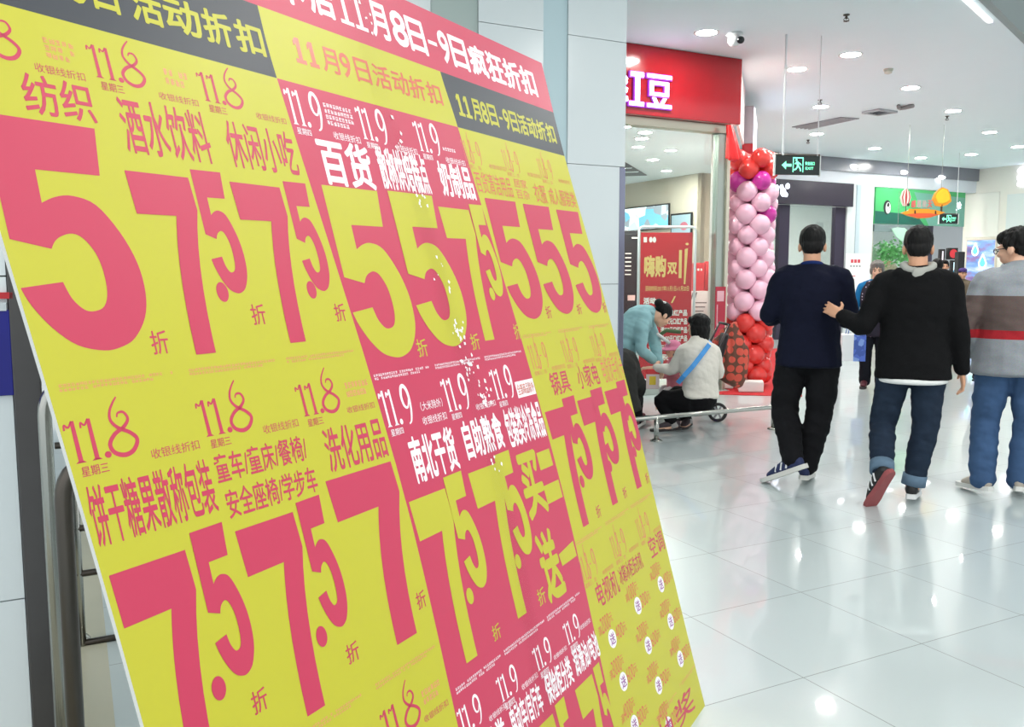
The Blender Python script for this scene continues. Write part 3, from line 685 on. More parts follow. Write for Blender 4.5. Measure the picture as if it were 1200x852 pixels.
def vouchers(u, v, rows):
    for i, (a, b) in enumerate(rows):
        vv = v - i * 0.125
        p = pr(); p.text('满', u, vv - .003, u + .022, vv + .022, 0.0); p.text(a, u + .023, vv - .004, u + .083, vv + .04); p.text('元', u + .084, vv + .008, u + .105, vv + .033, 0.0)
        p.text(b, u + .10, vv - .052, u + .155, vv - .012); p.text('元', u + .157, vv - .046, u + .178, vv - .02, 0.0)
        p.build('voucher_line', m_brick, c3)
        q = pr(0.0005).disc(u + .072, vv - .034, .026, .026).build('voucher_badge', m_wht, c3)
        pr(0.0009).text('送', u + .056, vv - .05, u + .088, vv - .018, 0.01).build('badge_character', mat('violet_print', (150, 70, 150), 0.3), c3)
vouchers(-.605, .462, (('2000', '400'), ('3000', '600'), ('4000', '800')))
vouchers(-.385, .484, (('1000', '300'), ('2000', '600'), ('3000', '900'), ('4000', '1200')))
vouchers(-.172, .484, (('2000', '400'), ('3000', '600'), ('4000', '800')))
fines(c3, m_pale, ((-.60, .115, -.42, .127, 2), (-.39, .12, -.20, .132, 2), (-.16, .128, .0, .14, 2)))
p = pr(); x = -.60
for t, w_ in (('奖', .17), ('抽', .11), ('奖', .17)):
    p.text(t, x, .03, x + w_, .105, 0.01); x += w_ + .035
p.build('calligraphy', m_pink, c3)
# clear packing tape running down the middle column
cl = [(-1.0, 2.277), (-1.005, 2.18), (-1.012, 2.095), (-1.005, 1.95), (-.995, 1.87), (-.962, 1.726), (-.947, 1.522), (-.944, 1.365), (-.935, 1.27), (-.92, 1.026), (-.917, .85), (-.927, .75), (-.94, .61), (-.96, .45), (-.97, 0.0)]
p = Print(BC, BD, BU, BN, 0.0014); vs = []; ts = sorted(cl, key=lambda q: q[1])
for u, v in smooth_tab(ts): vs += [(u - .033, v), (u + .033, v)]
p.add(vs, [(i, i + 1, i + 3, i + 2) for i in range(0, len(vs) - 2, 2)])
p.build('tape_strip', glass_mat('clear_packing_tape', (255, 255, 255), 0.15, 0.3), board)
# white flecks painted as glints where the crinkled tape catches the light
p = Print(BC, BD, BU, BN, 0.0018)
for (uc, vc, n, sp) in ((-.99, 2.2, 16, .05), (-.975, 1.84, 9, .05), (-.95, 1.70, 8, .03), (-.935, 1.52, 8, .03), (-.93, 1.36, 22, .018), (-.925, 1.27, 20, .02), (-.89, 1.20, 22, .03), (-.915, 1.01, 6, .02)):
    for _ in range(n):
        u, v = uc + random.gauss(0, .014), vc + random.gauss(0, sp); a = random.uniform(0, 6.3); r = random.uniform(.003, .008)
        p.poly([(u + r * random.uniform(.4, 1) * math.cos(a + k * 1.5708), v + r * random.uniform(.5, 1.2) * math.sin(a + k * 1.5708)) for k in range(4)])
p.build('tape_glint', mat('white_tape_glint', (250, 250, 250), 0.25), board)['kind'] = 'stuff'

# ================================================================== THINGS
# ------------------------------------------------------------------ queue rails at the left, behind the board
def bend(a, b, c, r, n=7):
    """corner a-b-c rounded with radius r"""
    a, b, c = V(a), V(b), V(c); u, v = (a - b).normalized(), (c - b).normalized(); out = []
    for k in range(n + 1):
        t = k / n; out.append((b + u * r) * (1 - t) ** 2 + b * 2 * t * (1 - t) + (b + v * r) * t * t)
    return out
def rail(name, label, x, ytop, Y, r, m, length, ymid=None, group=None):
    b = at_y(x, ytop, Y); f = V((b.x, b.y, 0)); c = b + DF * length; f2 = V((c.x, c.y, 0))
    t = thing(name, label, 'railing', f, group=group)
    pts = [f + UP * 0.002] + bend(f, b, c, 0.09) + bend(b, c, f2, 0.09) + [f2 + UP * 0.002]
    G().tube(pts, r, 14).build('hoop', m, t, smooth=True)
    for q in (f, f2): G().lathe([(0, 0.0), (r * 2.1, 0.0), (r * 2.1, 0.006), (r * 1.2, 0.016), (0, 0.016)], q, seg=18).build('base_plate', m, t, smooth=True)
    for zz in ((0.35,) if ymid is None else ymid): G().tube([f + UP * zz, f2 + UP * zz], r * 0.7, 10).build('cross_bar', m, t, smooth=True)
    return t
rail('queue_rail', 'dark stainless steel rail with a rounded top, nearest the left edge of the board', 72, 541, 1.95, 0.0195, M_DKSTEEL, 0.42, (), 'queue rails')
rail('queue_rail', 'paler steel rail behind the dark rounded rail, next to the dark door post', 50, 447, 2.25, 0.017, M_STEEL, 0.45, (), 'queue rails')
t0 = at_z(97, 757); b0 = V((t0.x, t0.y, 0)) - DF * 0.06
bar = thing('barrier_panel', 'low steel barrier with thin uprights and cross bars behind the rails', 'railing', b0)
for zz in (0.012, 0.29, 0.47, 0.80): G().tube([b0 + UP * zz, b0 + DF * 1.0 + UP * zz], 0.013, 10).build('cross_bar', M_DKSTEEL, bar, smooth=True)
for s_ in (0.06, 0.5, 0.95):
    G().tube([b0 + DF * s_, b0 + DF * s_ + UP * 0.84], 0.014, 10).build('upright', M_STEEL, bar, smooth=True)
    G().lathe([(0, 0), (0.03, 0), (0.03, 0.02), (0.016, 0.04), (0, 0.04)], b0 + DF * s_ + GF * 0.03, seg=16).build('foot', M_STEEL, bar, smooth=True)

# ------------------------------------------------------------------ red shop sign
m_red = mat('glossy_red_sign', (158, 16, 28), 0.12, spec=0.6)
sg = thing('shop_sign', 'large glossy red shop sign with two white glowing characters over the glass front', 'sign', fr(-2.0, SIGN0))
G().box(fr(-4.2, SIGN0, -0.10), DF * 4.26, GF * 0.22, UP * (CEIL - 0.004 - SIGN0), 0.006).build('fascia', m_red, sg)
SO = fr(0, 0, -0.101)
def son(x, y): p = on(x, y, SO, -GF); return (V((p.x, p.y, 0)) - V((SO.x, SO.y, 0))).dot(DF), p.z
m_led = mat('white_led_letters', (246, 244, 255), 0.4, emit=2.2, ecol=(240, 236, 255))
m_halo = mat('violet_letter_side', (150, 60, 190), 0.4, emit=0.5)
s0_, zb_ = son(756.5, 125.5); s1_, zt_ = son(785, 90.5)
wch = s1_ - s0_
for u0, kind in ((s0_, 'dou'), (s0_ - wch * 1.17, 'hong')):
    for lay, (mm, gro, dep, li) in enumerate(((m_halo, 0.012, 0.03, 0.0), (m_led, 0.0, 0.012, 0.03))):
        p = Print(SO, DF, UP, -GF, li); H = zt_ - zb_
        R = lambda a, b, c, d: p.rect(u0 + a * wch - gro, zb_ + b * H - gro, u0 + c * wch + gro, zb_ + d * H + gro)
        if kind == 'dou':
            R(.0, .90, 1.0, 1.0); R(.0, .0, 1.0, .10); R(.10, .70, .88, .79); R(.10, .36, .88, .45); R(.10, .45, .24, .70); R(.74, .45, .88, .70)
            p.poly([(u0 + wch * a, zb_ + H * b) for a, b in ((.20, .30), (.34, .30), (.46, .10), (.32, .10))]); p.poly([(u0 + wch * a, zb_ + H * b) for a, b in ((.66, .30), (.80, .30), (.66, .10), (.52, .10))])
        else:
            R(.48, .88, 1.0, 1.0); R(.44, .0, 1.02, .11); R(.68, .11, .84, .88)
            for q in ((.05, 1.0, .30, .72), (.30, .72, .05, .5), (.05, .5, .34, .42), (.0, .12, .36, .18)):
                a = V((u0 + q[0] * wch, zb_ + q[1] * H)); b = V((u0 + q[2] * wch, zb_ + q[3] * H)); n = V((-(b - a).y, (b - a).x)).normalized() * (0.025 + gro)
                p.poly([tuple(a - n), tuple(b - n), tuple(b + n), tuple(a + n)])
        p.build('glowing_character' if lay else 'character_side', mm, sg, thick=dep)
G().box(fr(0.06, SIGN0 + 0.02, -0.02), RD * 1.8, RN * 0.03, UP * (CEIL - 0.03 - SIGN0)).build('side_return', mat('pale_pink_return', (240, 226, 224), 0.25), sg)
# red cloth hanging from the corner of the sign
g = G(); dp = at_y(855, 146, 10.75)
for k in range(5):
    a = at_y(851.5 + k * 1.5, 146 + k * .2, 10.75 - .02 * (k % 2)); b = at_y(853 + k * 3.4, 190 - abs(k - 2) * 2, 10.75 - .05 * (k % 2))
    g.tube([a, a.lerp(b, .5) + V((0, -.02, 0)), b], [.012, .022, .034], 8)
link_mesh('red_drape', remesh(g, 'red_drape', 0.012, 3), mat('red_satin_cloth', (226, 30, 34), 0.35), loc=dp)
tag(COL.objects['red_drape'], 'strip of red cloth hanging from the sign corner above the balloons', 'drape')
# lit blade sign beyond the corner
bo = fr(0, 0, 0) + RD * 1.95 + RN * 0.06
zb0, zb1 = 3.06, 3.80
bl = thing('blade_sign', 'narrow lit sign box standing out beyond the red sign corner', 'sign', bo + UP * zb0)
G().box(bo + UP * (zb0 + .22), RD * 1.5, RN * 0.15, UP * (zb1 - zb0 - .22), 0.006).build('sign_case', mat('grey_sign_box', (150, 140, 146), 0.3, metal=0.4), bl)
G().box(bo + UP * zb0, RD * 1.5, RN * 0.15, UP * .218, 0.006).build('red_base', m_red, bl)
G().box(bo + RN * 0.151 + RD * .02 + UP * (zb0 + .02), RD * 1.46, RN * 0.012, UP * (zb1 - zb0 - .04)).build('lit_face', mat('lit_white_face', (236, 242, 255), 0.4, emit=0.9), bl)
p = Print(bo + RN * 0.166 + UP * zb0, RD, UP, RN)
for k, (a, b) in enumerate(((.1, .1), (.45, .1), (.8, .1), (1.1, .1), (.1, .42), (.45, .42), (.8, .42), (1.1, .42))): p.stroke([(a, b), (a + .12, b + .18), (a + .24, b)], .05); p.stroke([(a + .12, b - .03), (a + .12, b + .24)], .04)
p.build('face_marks', mat('blue_sign_marks', (60, 80, 150), 0.4), bl)
G().box(bo - RN * 0.055 + RD * .5 + UP * 3.5, RD * 0.05, RN * 0.06, UP * 0.05).build('bracket', M_DKSTEEL, bl)

# ------------------------------------------------------------------ balloon column
bc = at_z(876, 452, .008)
bal = thing('balloon_tower', 'tall column of pink balloons with coral red balloons at its foot and top', 'balloons', bc)
def balloon_mesh(name):
    g = G().lathe([(0, -.004), (.010, 0), (.006, .014), (.012, .02), (.05, .052), (.095, .10), (.130, .165), (.140, .21), (.130, .26), (.095, .305), (.045, .33), (0, .336)], (0, 0, 0), seg=18)
    me = g.mesh(name)
    for q in me.polygons: q.use_smooth = True
    return me
def bmat(n, c): return mat(n, c, 0.22, spec=0.5, coat=0.3)
BM = {k: balloon_mesh('balloon_' + k) for k in ('pink', 'coral', 'magenta')}
BM['pink'].materials.append(bmat('pink_latex', (252, 198, 218))); BM['coral'].materials.append(bmat('coral_latex', (228, 58, 52))); BM['magenta'].materials.append(bmat('magenta_latex', (206, 50, 160)))
LAY = 21; inv = bal.matrix_basis.inverted()
for k in range(LAY):
    zz = 0.15 + k * 0.135
    kind = 'coral' if zz < 0.86 or zz > 2.70 else ('magenta' if zz > 2.56 else 'pink')
    for q in range(4):
        a = math.radians(90 * q + 45 * (k % 2) + 12) + random.uniform(-.12, .12); kk = kind
        if k == 15 and q == 3: kk = 'magenta'
        d = V((math.cos(a), math.sin(a), random.uniform(-.06, .06)))
        o = bpy.data.objects.new('balloon', BM[kk]); COL.objects.link(o); o.parent = bal
        o.rotation_mode = 'QUATERNION'; o.rotation_quaternion = V((0, 0, 1)).rotation_difference(d)
        sc = random.uniform(.85, .95); o.scale = (sc, sc, sc); o.location = V((0, 0, zz)) + d * 0.012
        if kk == 'coral': o['label'] = 'coral red balloon'
        elif kk == 'magenta': o['label'] = 'magenta balloon'
G().tube([bc + UP * 0.02, bc + UP * 2.85], 0.014, 8).build('pole', M_STEEL, bal)
pl1 = at_z(877, 459.5, .008); pl2 = at_z(853, 455.5, .008)
m_box = mat('white_box_paint', (232, 230, 226), 0.4)
G().lathe([(0, 0), (.16, 0), (.17, .01), (.17, .03), (.03, .05), (0, .05)], bc, seg=24).build('base', m_box, bal, smooth=True)
o = G().box(pl1 - V((.12, .0, 0)), (.30, -.02, 0), (.04, .2, 0), UP * .13, .012).build('box', m_box, loc=pl1); tag(o, 'low white box on the red carpet at the foot of the balloon column', 'box')
o = G().box(pl2 - V((.07, 0, 0)), (.14, 0, 0), (0, .12, 0), UP * .075, .012).build('box', m_box, loc=pl2); tag(o, 'smaller white box left of the balloon column foot, by the polka dot cover', 'box')
# carpet
cp = [at_z(838, 462.6), at_z(940, 465), at_z(932, 408), fr(-.12, 0, 0) + RD * 6.0 + RN * .06, fr(-.12, 0, 0) + RD * .2 + RN * .06, fr(-.02, 0, -.14), fr(-.3, 0, -.14)]
c_ = G().prism([q + UP * 0.001 for q in cp], UP * 0.006).build('carpet', mat('red_carpet', (190, 28, 36), 0.9, var=0.12, scale=60, bump=0.3), loc=cp[0]); tag(c_, 'bright red carpet on the tiles in front of the balloon column', 'carpet')

# ------------------------------------------------------------------ low steel rail
r1, r2 = at_z(769, 517), at_z(906, 503); rz = at_y(769, 489, r1.y).z
lr = thing('low_rail', 'knee high steel rail on short posts that the woman in cream sits on', 'railing', r1)
rd = (r2 - r1).normalized()
G().tube([r1 - rd * .9 + UP * rz] + bend(r1 + UP * rz, r2 + UP * rz, r2, 0.05) + [r2 + UP * .004], 0.021, 12).build('bar', M_STEEL, lr, smooth=True)
for q in (r1, r2, r1 - rd * .88):
    if q is not r2: G().tube([q + UP * .004, q + UP * rz], 0.021, 12).build('post', M_STEEL, lr, smooth=True)
    G().lathe([(0, 0), (.055, 0), (.055, .008), (.026, .02), (0, .02)], q, seg=18).build('base_plate', M_STEEL, lr, smooth=True)

# ------------------------------------------------------------------ inside the glass fronted shop
WN = -DF
def won(x, y): return on(x, y, w0 - DF * 0.02, WN)
def wall_panel(t, name, x0, x1, y0, y1, off, m, th=0.02):
    """upright rectangle on the beige side wall: x0 left (far), x1 right (near); y0 top, y1 bottom at x1"""
    a, b = on(x1, y0, w0 - DF * off, WN), on(x1, y1, w0 - DF * off, WN); c = on(x0, y0, w0 - DF * off, WN); s = (V((c.x, c.y, 0)) - V((a.x, a.y, 0)))
    return G().box(V((a.x, a.y, b.z)), s, -DF * th, UP * (a.z - b.z)).build(name, m, t), V((a.x, a.y, b.z)), s, a.z - b.z
scr = thing('wall_screen', 'wide bright display screen on the beige wall inside the shop', 'screen', won(760, 262))
_, o_, s_, h_ = wall_panel(scr, 'frame', 726, 785.5, 238, 268, .02, M_BLACK)
def picture(name, cols, scale, emit=0.0):
    m = bpy.data.materials.new(name); m.use_nodes = True; nt = m.node_tree; L = nt.links.new; b = nt.nodes['Principled BSDF']
    tc = nt.nodes.new('ShaderNodeTexCoord'); nz = nt.nodes.new('ShaderNodeTexVoronoi'); nz.inputs['Scale'].default_value = scale
    L(tc.outputs['Object'], nz.inputs['Vector']); cr = nt.nodes.new('ShaderNodeValToRGB'); cr.color_ramp.interpolation = 'CONSTANT'
    sp = nt.nodes.new('ShaderNodeSeparateColor'); L(nz.outputs['Color'], sp.inputs[0]); L(sp.outputs[0], cr.inputs[0])
    while len(cr.color_ramp.elements) < len(cols): cr.color_ramp.elements.new(0.5)
    for i, c in enumerate(cols): cr.color_ramp.elements[i].position = i / len(cols); cr.color_ramp.elements[i].color = rgb(*c)
    L(cr.outputs[0], b.inputs['Base Color']); b.inputs['Roughness'].default_value = 0.3
    if emit: L(cr.outputs[0], b.inputs['Emission Color']); b.inputs['Emission Strength'].default_value = emit
    return m
G().box(o_ + s_ * .02 - DF * .022 + UP * h_ * .05, s_ * .96, -DF * .006, UP * h_ * .9).build('picture', picture('screen_picture', [(220, 236, 244), (120, 190, 220), (240, 246, 248), (150, 160, 170), (200, 220, 230)], 5.0, .8), scr)
pos_ = thing('wall_poster', 'dark framed pale blue poster on the beige wall, right of the display screen', 'poster', won(800, 285))
_, o_, s_, h_ = wall_panel(pos_, 'frame', 787, 812, 248.5, 290, .02, M_BLACK)
G().box(o_ + s_ * .06 - DF * .022 + UP * h_ * .05, s_ * .88, -DF * .006, UP * h_ * .9).build('sheet', mat('pale_blue_sheet', (176, 206, 222), .4), pos_)
p = Print(o_ + s_ * .5 - DF * .030, -s_.normalized(), UP, -DF); p.disc(.1, h_ * .62, .12, .08); p.rect(-.12, h_ * .3, .35, h_ * .34); p.build('print', mat('poster_pink', (214, 120, 140), .4), pos_)
# black cabinet
ca = at_y(749.5, 300, 13.2); ca = V((ca.x, ca.y, 0)); ch = at_y(749.5, 270, 13.2).z
cab = thing('cabinet', 'tall black cabinet with small white slots behind the pillar, left of the red banner', 'cabinet', ca)
G().box(ca - V((1.1, 0, 0)), (1.1, 0, 0), (0, .5, 0), UP * ch, .01).build('body', mat('black_cabinet', (26, 24, 28), .3), cab)
for k in range(6): G().box(ca + V((-.215, -.006, ch - .35 - k * .062)), (.09, 0, 0), (0, .006, 0), UP * .016).build('slot', m_box, cab)
G().box(ca + V((-.12, -.006, ch - .12)), (.09, 0, 0), (0, .006, 0), UP * .02).build('slot', m_box, cab)
G().box(ca + V((-.17, -.006, ch - 1.04)), (.11, 0, 0), (0, .006, 0), UP * .08).build('sticker', mat('pinkish_sticker', (214, 176, 170), .5), cab)
for k in range(2): G().box(ca + V((-.55 - .52 * k, -.004, .05)), (.5, 0, 0), (0, .004, 0), UP * (ch - .1), .004).build('door', mat('black_cabinet', (26, 24, 28), .3), cab)
# banner stand
YB = 11.05
def bpx(x, y): return at_y(x, y, YB)
bl_, br_ = bpx(748.5, 300), bpx(814.5, 300); bt = bpx(780, 266).z
bs_ = thing('banner_stand', 'red sale banner with gold lettering in a white tube frame behind the shop glass', 'banner', V(((bl_.x + br_.x) / 2, YB, 0)))
m_wt = mat('white_frame_tube', (236, 236, 240), .3)
x0, x1 = bl_.x, br_.x
G().tube([V((x0, YB, .02))] + bend((x0, YB, 0), (x0, YB, bt), (x1, YB, bt), .06) + bend((x0, YB, bt), (x1, YB, bt), (x1, YB, 0), .06) + [V((x1, YB, .02))], .017, 10).build('frame', m_wt, bs_, smooth=True)
for x in (x0, x1): G().tube([(x, YB - .22, .018), (x, YB + .22, .018)], .018, 10).build('foot', m_wt, bs_, smooth=True)
zt2, zb2 = bpx(780, 272.5).z, .12; xa, xb = bpx(750.5, 300).x, bpx(811, 300).x
G().box((xa, YB - .012, zb2), (xb - xa, 0, 0), (0, .012, 0), (0, 0, zt2 - zb2)).build('cloth', mat('red_banner_cloth', (200, 22, 34), .45), bs_)
def bprint(): return Print(V((0, YB - .0135, 0)), V((1, 0, 0)), UP, V((0, -1, 0)))
def B4(x0_, y0_, x1_, y1_): a, b = bpx(x0_, y1_), bpx(x1_, y0_); return a.x, a.z, b.x, b.z
m_gold = mat('gold_lettering', (238, 200, 120), .35); m_bw = mat('white_lettering', (246, 238, 232), .4)
p = bprint(); p.text('嗨购', *B4(755, 300, 780, 324), .04); p.text('双', *B4(782, 308, 793, 321), .04); p.build('headline', m_gold, bs_)
p = bprint(); a = B4(795, 293, 799, 326); p.rect(*a); q = B4(801, 291, 806, 333); p.poly([(q[0], q[1]), (q[0] + .02, q[1]), (q[2], q[3]), (q[0] + .005, q[3] - .01)]); p.disc(B4(805, 284, 807, 286)[0], B4(805, 284, 807, 286)[1], .02, .015); p.build('headline', m_gold, bs_)
p = bprint(); p.text('活动时间:2017年11月1日-11月20日', *B4(756, 335, 807, 341), .02); p.build('small_line', m_gold, bs_)
p = bprint(); p.text('活动一', *B4(754, 349, 776, 356), .05); p.build('offer_line', m_bw, bs_)
for t, y in (('买100元送口红产品', 363), ('88元、送200元口红产品', 373), ('118元、送300元口红产品', 383), ('118元、送400元口红产品', 393), ('满500元送豪华礼包', 404), ('会员积分双倍', 415)):
    p = bprint(); p.text(t, *B4(760, y, 805, y + 7), .04); p.build('offer_line', m_bw, bs_)
p = bprint(); b_ = B4(754, 278, 758, 284); p.rect(*b_); q = B4(760, 277, 765, 285); p.disc((q[0] + q[2]) / 2, (q[1] + q[3]) / 2, .022, .035); p.disc((q[0] + q[2]) / 2 + .045, (q[1] + q[3]) / 2, .022, .035); p.build('logo', m_bw, bs_)
p = bprint(); q = B4(786, 347, 790, 355); p.poly([(q[0], q[1]), (q[0] + .02, q[1]), (q[2] + .02, q[3]), (q[2], q[3])]); p.build('ribbon_mark', m_gold, bs_)
# red counter and leaflet stand beside the banner
YC = 11.7
ra = at_y(812, 308, YC); rb = at_y(833, 308, YC)
rc = thing('red_counter', 'red promotional counter to the right of the banner behind the shop glass', 'counter', V((ra.x, YC, 0)))
G().box((ra.x, YC, 0), (.16, .0, 0), (.05, .3, 0), UP * ra.z, .008).build('side', mat('red_carton', (198, 36, 44), .4), rc)
G().box((ra.x + .165, YC, 0), (rb.x - ra.x - .165, .06, 0), (.05, .3, 0), UP * (ra.z + .02), .008).build('front', mat('red_carton_light', (206, 52, 56), .4), rc)
p = Print(V((ra.x, YC - .006, 0)), V((1, 0, 0)), UP, V((0, -1, 0)))
for x in (.02, .06, .1): p.rect(x, 1.48, x + .025, 1.51)
p.build('print', m_bw, rc)
YL = 11.45; la = at_y(806, 341, YL); lb_ = at_y(831, 341, YL)
ls = thing('leaflet_stand', 'white leaflet board with a large grey letter, beside the mullion behind the glass', 'stand', V((la.x + .13, YL, 0)))
G().box((la.x, YL, .55), (lb_.x - la.x, 0, 0), (0, .03, 0), UP * (la.z - .55), .006).build('board', mat('white_leaflet_board', (232, 230, 228), .4), ls)
G().tube([(la.x + .13, YL + .02, .02), (la.x + .13, YL + .02, .6)], .02, 10).build('post', M_STEEL, ls)
G().lathe([(0, 0), (.16, 0), (.16, .015), (.03, .03), (0, .03)], (la.x + .13, YL + .02, 0), seg=20).build('base', M_STEEL, ls, smooth=True)
p = Print(V((la.x, YL - .002, la.z)), V((1, 0, 0)), UP, V((0, -1, 0))); p.text('W', .02, -.11, .12, -.02, .04)
for k in range(7): p.rect(.10, -.16 - k * .055, .25 - .02 * (k % 3), -.145 - k * .055)
p.build('print', mat('grey_print', (120, 116, 118), .5), ls)
p = Print(V((la.x + .19, YL - .002, la.z + .03)), V((1, 0, 0)), UP, V((0, -1, 0)))
rp = thing('door_plate', 'dark red plate fixed on the glass front post beside the balloons', 'sign', fr(-.17, .74, -.02))
s0, s1 = -0.19, -0.03
zz0, zz1 = zs(842, 397), zs(842, 336)
G().box(fr(s0, zz0, -.016), DF * (s1 - s0), GF * .014, UP * (zz1 - zz0), .004).build('plate', mat('crimson_plate', (176, 24, 52), .25), rp)
p = Print(fr(s0, zz0, -.0175), DF, UP, -GF); p.rect(.02, (zz1 - zz0) * .72, s1 - s0 - .03, (zz1 - zz0) * .92).rect(.02, (zz1 - zz0) * .18, .035, (zz1 - zz0) * .66); p.build('print', mat('pale_pink_panel', (226, 170, 180), .4), rp)
# grey ceiling grille inside
gp = [at_z(x, y, IC - .004) for x, y in ((725, 190), (733, 190), (758, 205), (725, 206))]
gr = thing('ceiling_grille', 'dark grey slanted grille in the shop ceiling beside the pillar', 'vent', gp[3])
G().prism(gp, UP * -.012).build('panel', mat('dark_grille', (90, 92, 96), .5), gr)
for k in (.3, .6): G().box(gp[0].lerp(gp[3], k) - UP * .02, (gp[1].lerp(gp[2], k) - gp[0].lerp(gp[3], k)), V((.0, .12, 0)), UP * -.006).build('slat', M_WHITE, gr)

# ------------------------------------------------------------------ exit signs
def exit_sign(label, x0, y0, x1, y1, Y, ang, rod):
    X = V((math.sin(ang), math.cos(ang), 0)); N = V((X.y, -X.x, 0))
    a = at_y(x0, y0, Y); lo = at_y(x0, y1, Y).z; b = on(x1, y0, a, N); W = (V((b.x, b.y, 0)) - V((a.x, a.y, 0))).dot(X); H = a.z - lo
    o = V((a.x, a.y, lo)); t = thing('exit_sign', label, 'sign', o + X * W / 2 + UP * H)
    G().box(o - N * .03, X * W, N * .03, UP * H, .004).build('body', mat('dark_green_sign', (6, 30, 24), .25), t)
    for s in (-.012, W): G().box(o + X * s - N * .035 - UP * .012, X * .012, N * .04, UP * (H + .024), .003).build('end_cap', mat('white_end_cap', (226, 228, 226), .35), t)
    G().box(o - N * .034 + UP * H, X * W, N * .038, UP * .02, .003).build('top_rail', M_DKSTEEL, t)
    m = mat('lit_exit_green', (120, 240, 190), .4, emit=1.3)
    p = Print(o + N * .001, X, UP, N); u = lambda q: W * q; v = lambda q: H * q
    p.poly([(u(.14), v(.5)), (u(.24), v(.72)), (u(.24), v(.57)), (u(.36), v(.57)), (u(.36), v(.43)), (u(.24), v(.43)), (u(.24), v(.28))])
    p.build('arrow', m, t)
    p = Print(o + N * .001, X, UP, N)
    p.rect(u(.39), v(.14), u(.41), v(.9)).rect(u(.39), v(.86), u(.63), v(.92)).rect(u(.61), v(.14), u(.63), v(.9))
    p.disc(u(.47), v(.78), u(.022), v(.07)); p.stroke([(u(.49), v(.7)), (u(.51), v(.46))], u(.05)); p.stroke([(u(.44), v(.56)), (u(.48), v(.66)), (u(.55), v(.60)), (u(.58), v(.5))], u(.022))
    p.stroke([(u(.51), v(.46)), (u(.55), v(.36)), (u(.57), v(.2))], u(.03)); p.stroke([(u(.5), v(.46)), (u(.47), v(.32)), (u(.42), v(.26))], u(.03)); p.build('running_man', m, t)
    p = Print(o + N * .001, X, UP, N); p.text('安全出口', u(.67), v(.52), u(.88), v(.70), .03).text('EXIT', u(.68), v(.28), u(.86), v(.42), .02); p.build('lettering', m, t)
    for q in rod:
        b = o + X * (W * q) + UP * H; G().tube([b, V((b.x, b.y, CEIL))], .012 if q < .5 else .006, 8).build('rod', mat('white_hanging_rod', (220, 222, 224), .35), t)
    return t
exit_sign('green exit sign hanging from the ceiling right of the balloon column', 909, 182, 961, 204.5, at_z(917, 40, CEIL).y, math.radians(82), (.16, .94))
exit_sign('small far exit sign hanging beside the kiosk, below the yellow tree decoration', 1101, 251, 1123, 262, 19.0, math.radians(80), (.9,))

# ------------------------------------------------------------------ ceiling fittings
cc = at_z(861, 39, CEIL)
cm = thing('ceiling_camera', 'white security camera dome hanging under the ceiling', 'camera', cc)
G().lathe([(0, 0), (.085, 0), (.09, -.02), (.07, -.035), (0, -.035)], cc, seg=24).build('mount', mat('white_plastic', (226, 226, 226), .35), cm, smooth=True)
G().ell(cc - UP * .075, (.072, .072, .066)).build('housing', mat('white_plastic', (226, 226, 226), .35), cm, smooth=True)
G().lathe([(0, .0), (.034, .0), (.038, -.02), (.036, -.04), (0, -.04)], cc - UP * .08 + V((.03, -.085, -.01)), V((.35, -.9, -.25)) * -1, seg=18).build('lens', M_BLACK, cm, smooth=True)
spk = None
for x, y, lb in ((992, 17, 'sprinkler head nearest us in the ceiling, near the top centre right'), (961, 117, 'sprinkler head above the downlight left of the ceiling hatch'), (947, 164, 'sprinkler head just above the exit sign'), (1110, 136, 'sprinkler head below the downlight right of the hatch')):
    q = at_z(x, y, CEIL)
    if spk is None:
        spk = thing('sprinkler', lb, 'sprinkler', q, group='sprinklers')
        G().lathe([(0, 0), (.032, 0), (.03, -.01), (.012, -.012), (.01, -.045), (0, -.045)], q, seg=16).build('body', M_DKSTEEL, spk, smooth=True)
        G().lathe([(0, -.06), (.028, -.062), (.028, -.066), (0, -.068)], q, seg=12).build('deflector', M_DKSTEEL, spk, smooth=True)
        for s in (-1, 1): G().tube([q + V((s * .012, 0, -.03)), q + V((s * .028, 0, -.05)), q + V((0, 0, -.07))], .004, 6).build('arm', M_DKSTEEL, spk)
    else: o = copy_tree(spk); o.location = q; o['label'] = lb
q = at_z(1041, 81, CEIL)
sd_ = thing('smoke_detector', 'cream round smoke detector on the ceiling between two downlights', 'smoke detector', q)
G().lathe([(0, 0), (.06, 0), (.06, -.02), (0, -.02)], q, seg=24).build('base', mat('cream_plastic', (206, 204, 190), .4), sd_, smooth=True)
G().lathe([(0, -.02), (.05, -.02), (.045, -.05), (.02, -.06), (0, -.06)], q, seg=24).build('cap', mat('cream_plastic', (206, 204, 190), .4), sd_, smooth=True)
q = [at_z(x, y, CEIL - .002) for x, y in ((928, 148.5), (985, 137), (1007, 138.5), (952, 150.5))]
df = thing('air_diffuser', 'long grey slotted air diffuser in the ceiling above the exit sign', 'vent', q[0])
G().prism(q, UP * -.012).build('panel', mat('grey_diffuser', (150, 150, 156), .45), df)
for k in (.2, .4, .6, .8):
    a, b = q[0].lerp(q[3], k), q[1].lerp(q[2], k); G().box(a - UP * .014, b - a, V((.012, .02, 0)), UP * -.012).build('slat', mat('pale_slat', (186, 186, 190), .45), df)
q = [at_z(x, y, CEIL - .002) for x, y in ((1010, 131), (1030, 127), (1052, 130), (1029, 134))]
ht = thing('ceiling_hatch', 'open square ceiling hatch with a dark opening', 'hatch', q[0])
cq = sum(q, V()) / 4
for i in range(4):
    a, b = q[i], q[(i + 1) % 4]; G().prism([a, b, cq.lerp(b, .72), cq.lerp(a, .72)], UP * -.03).build('frame', mat('grey_hatch_frame', (176, 178, 182), .4), ht)
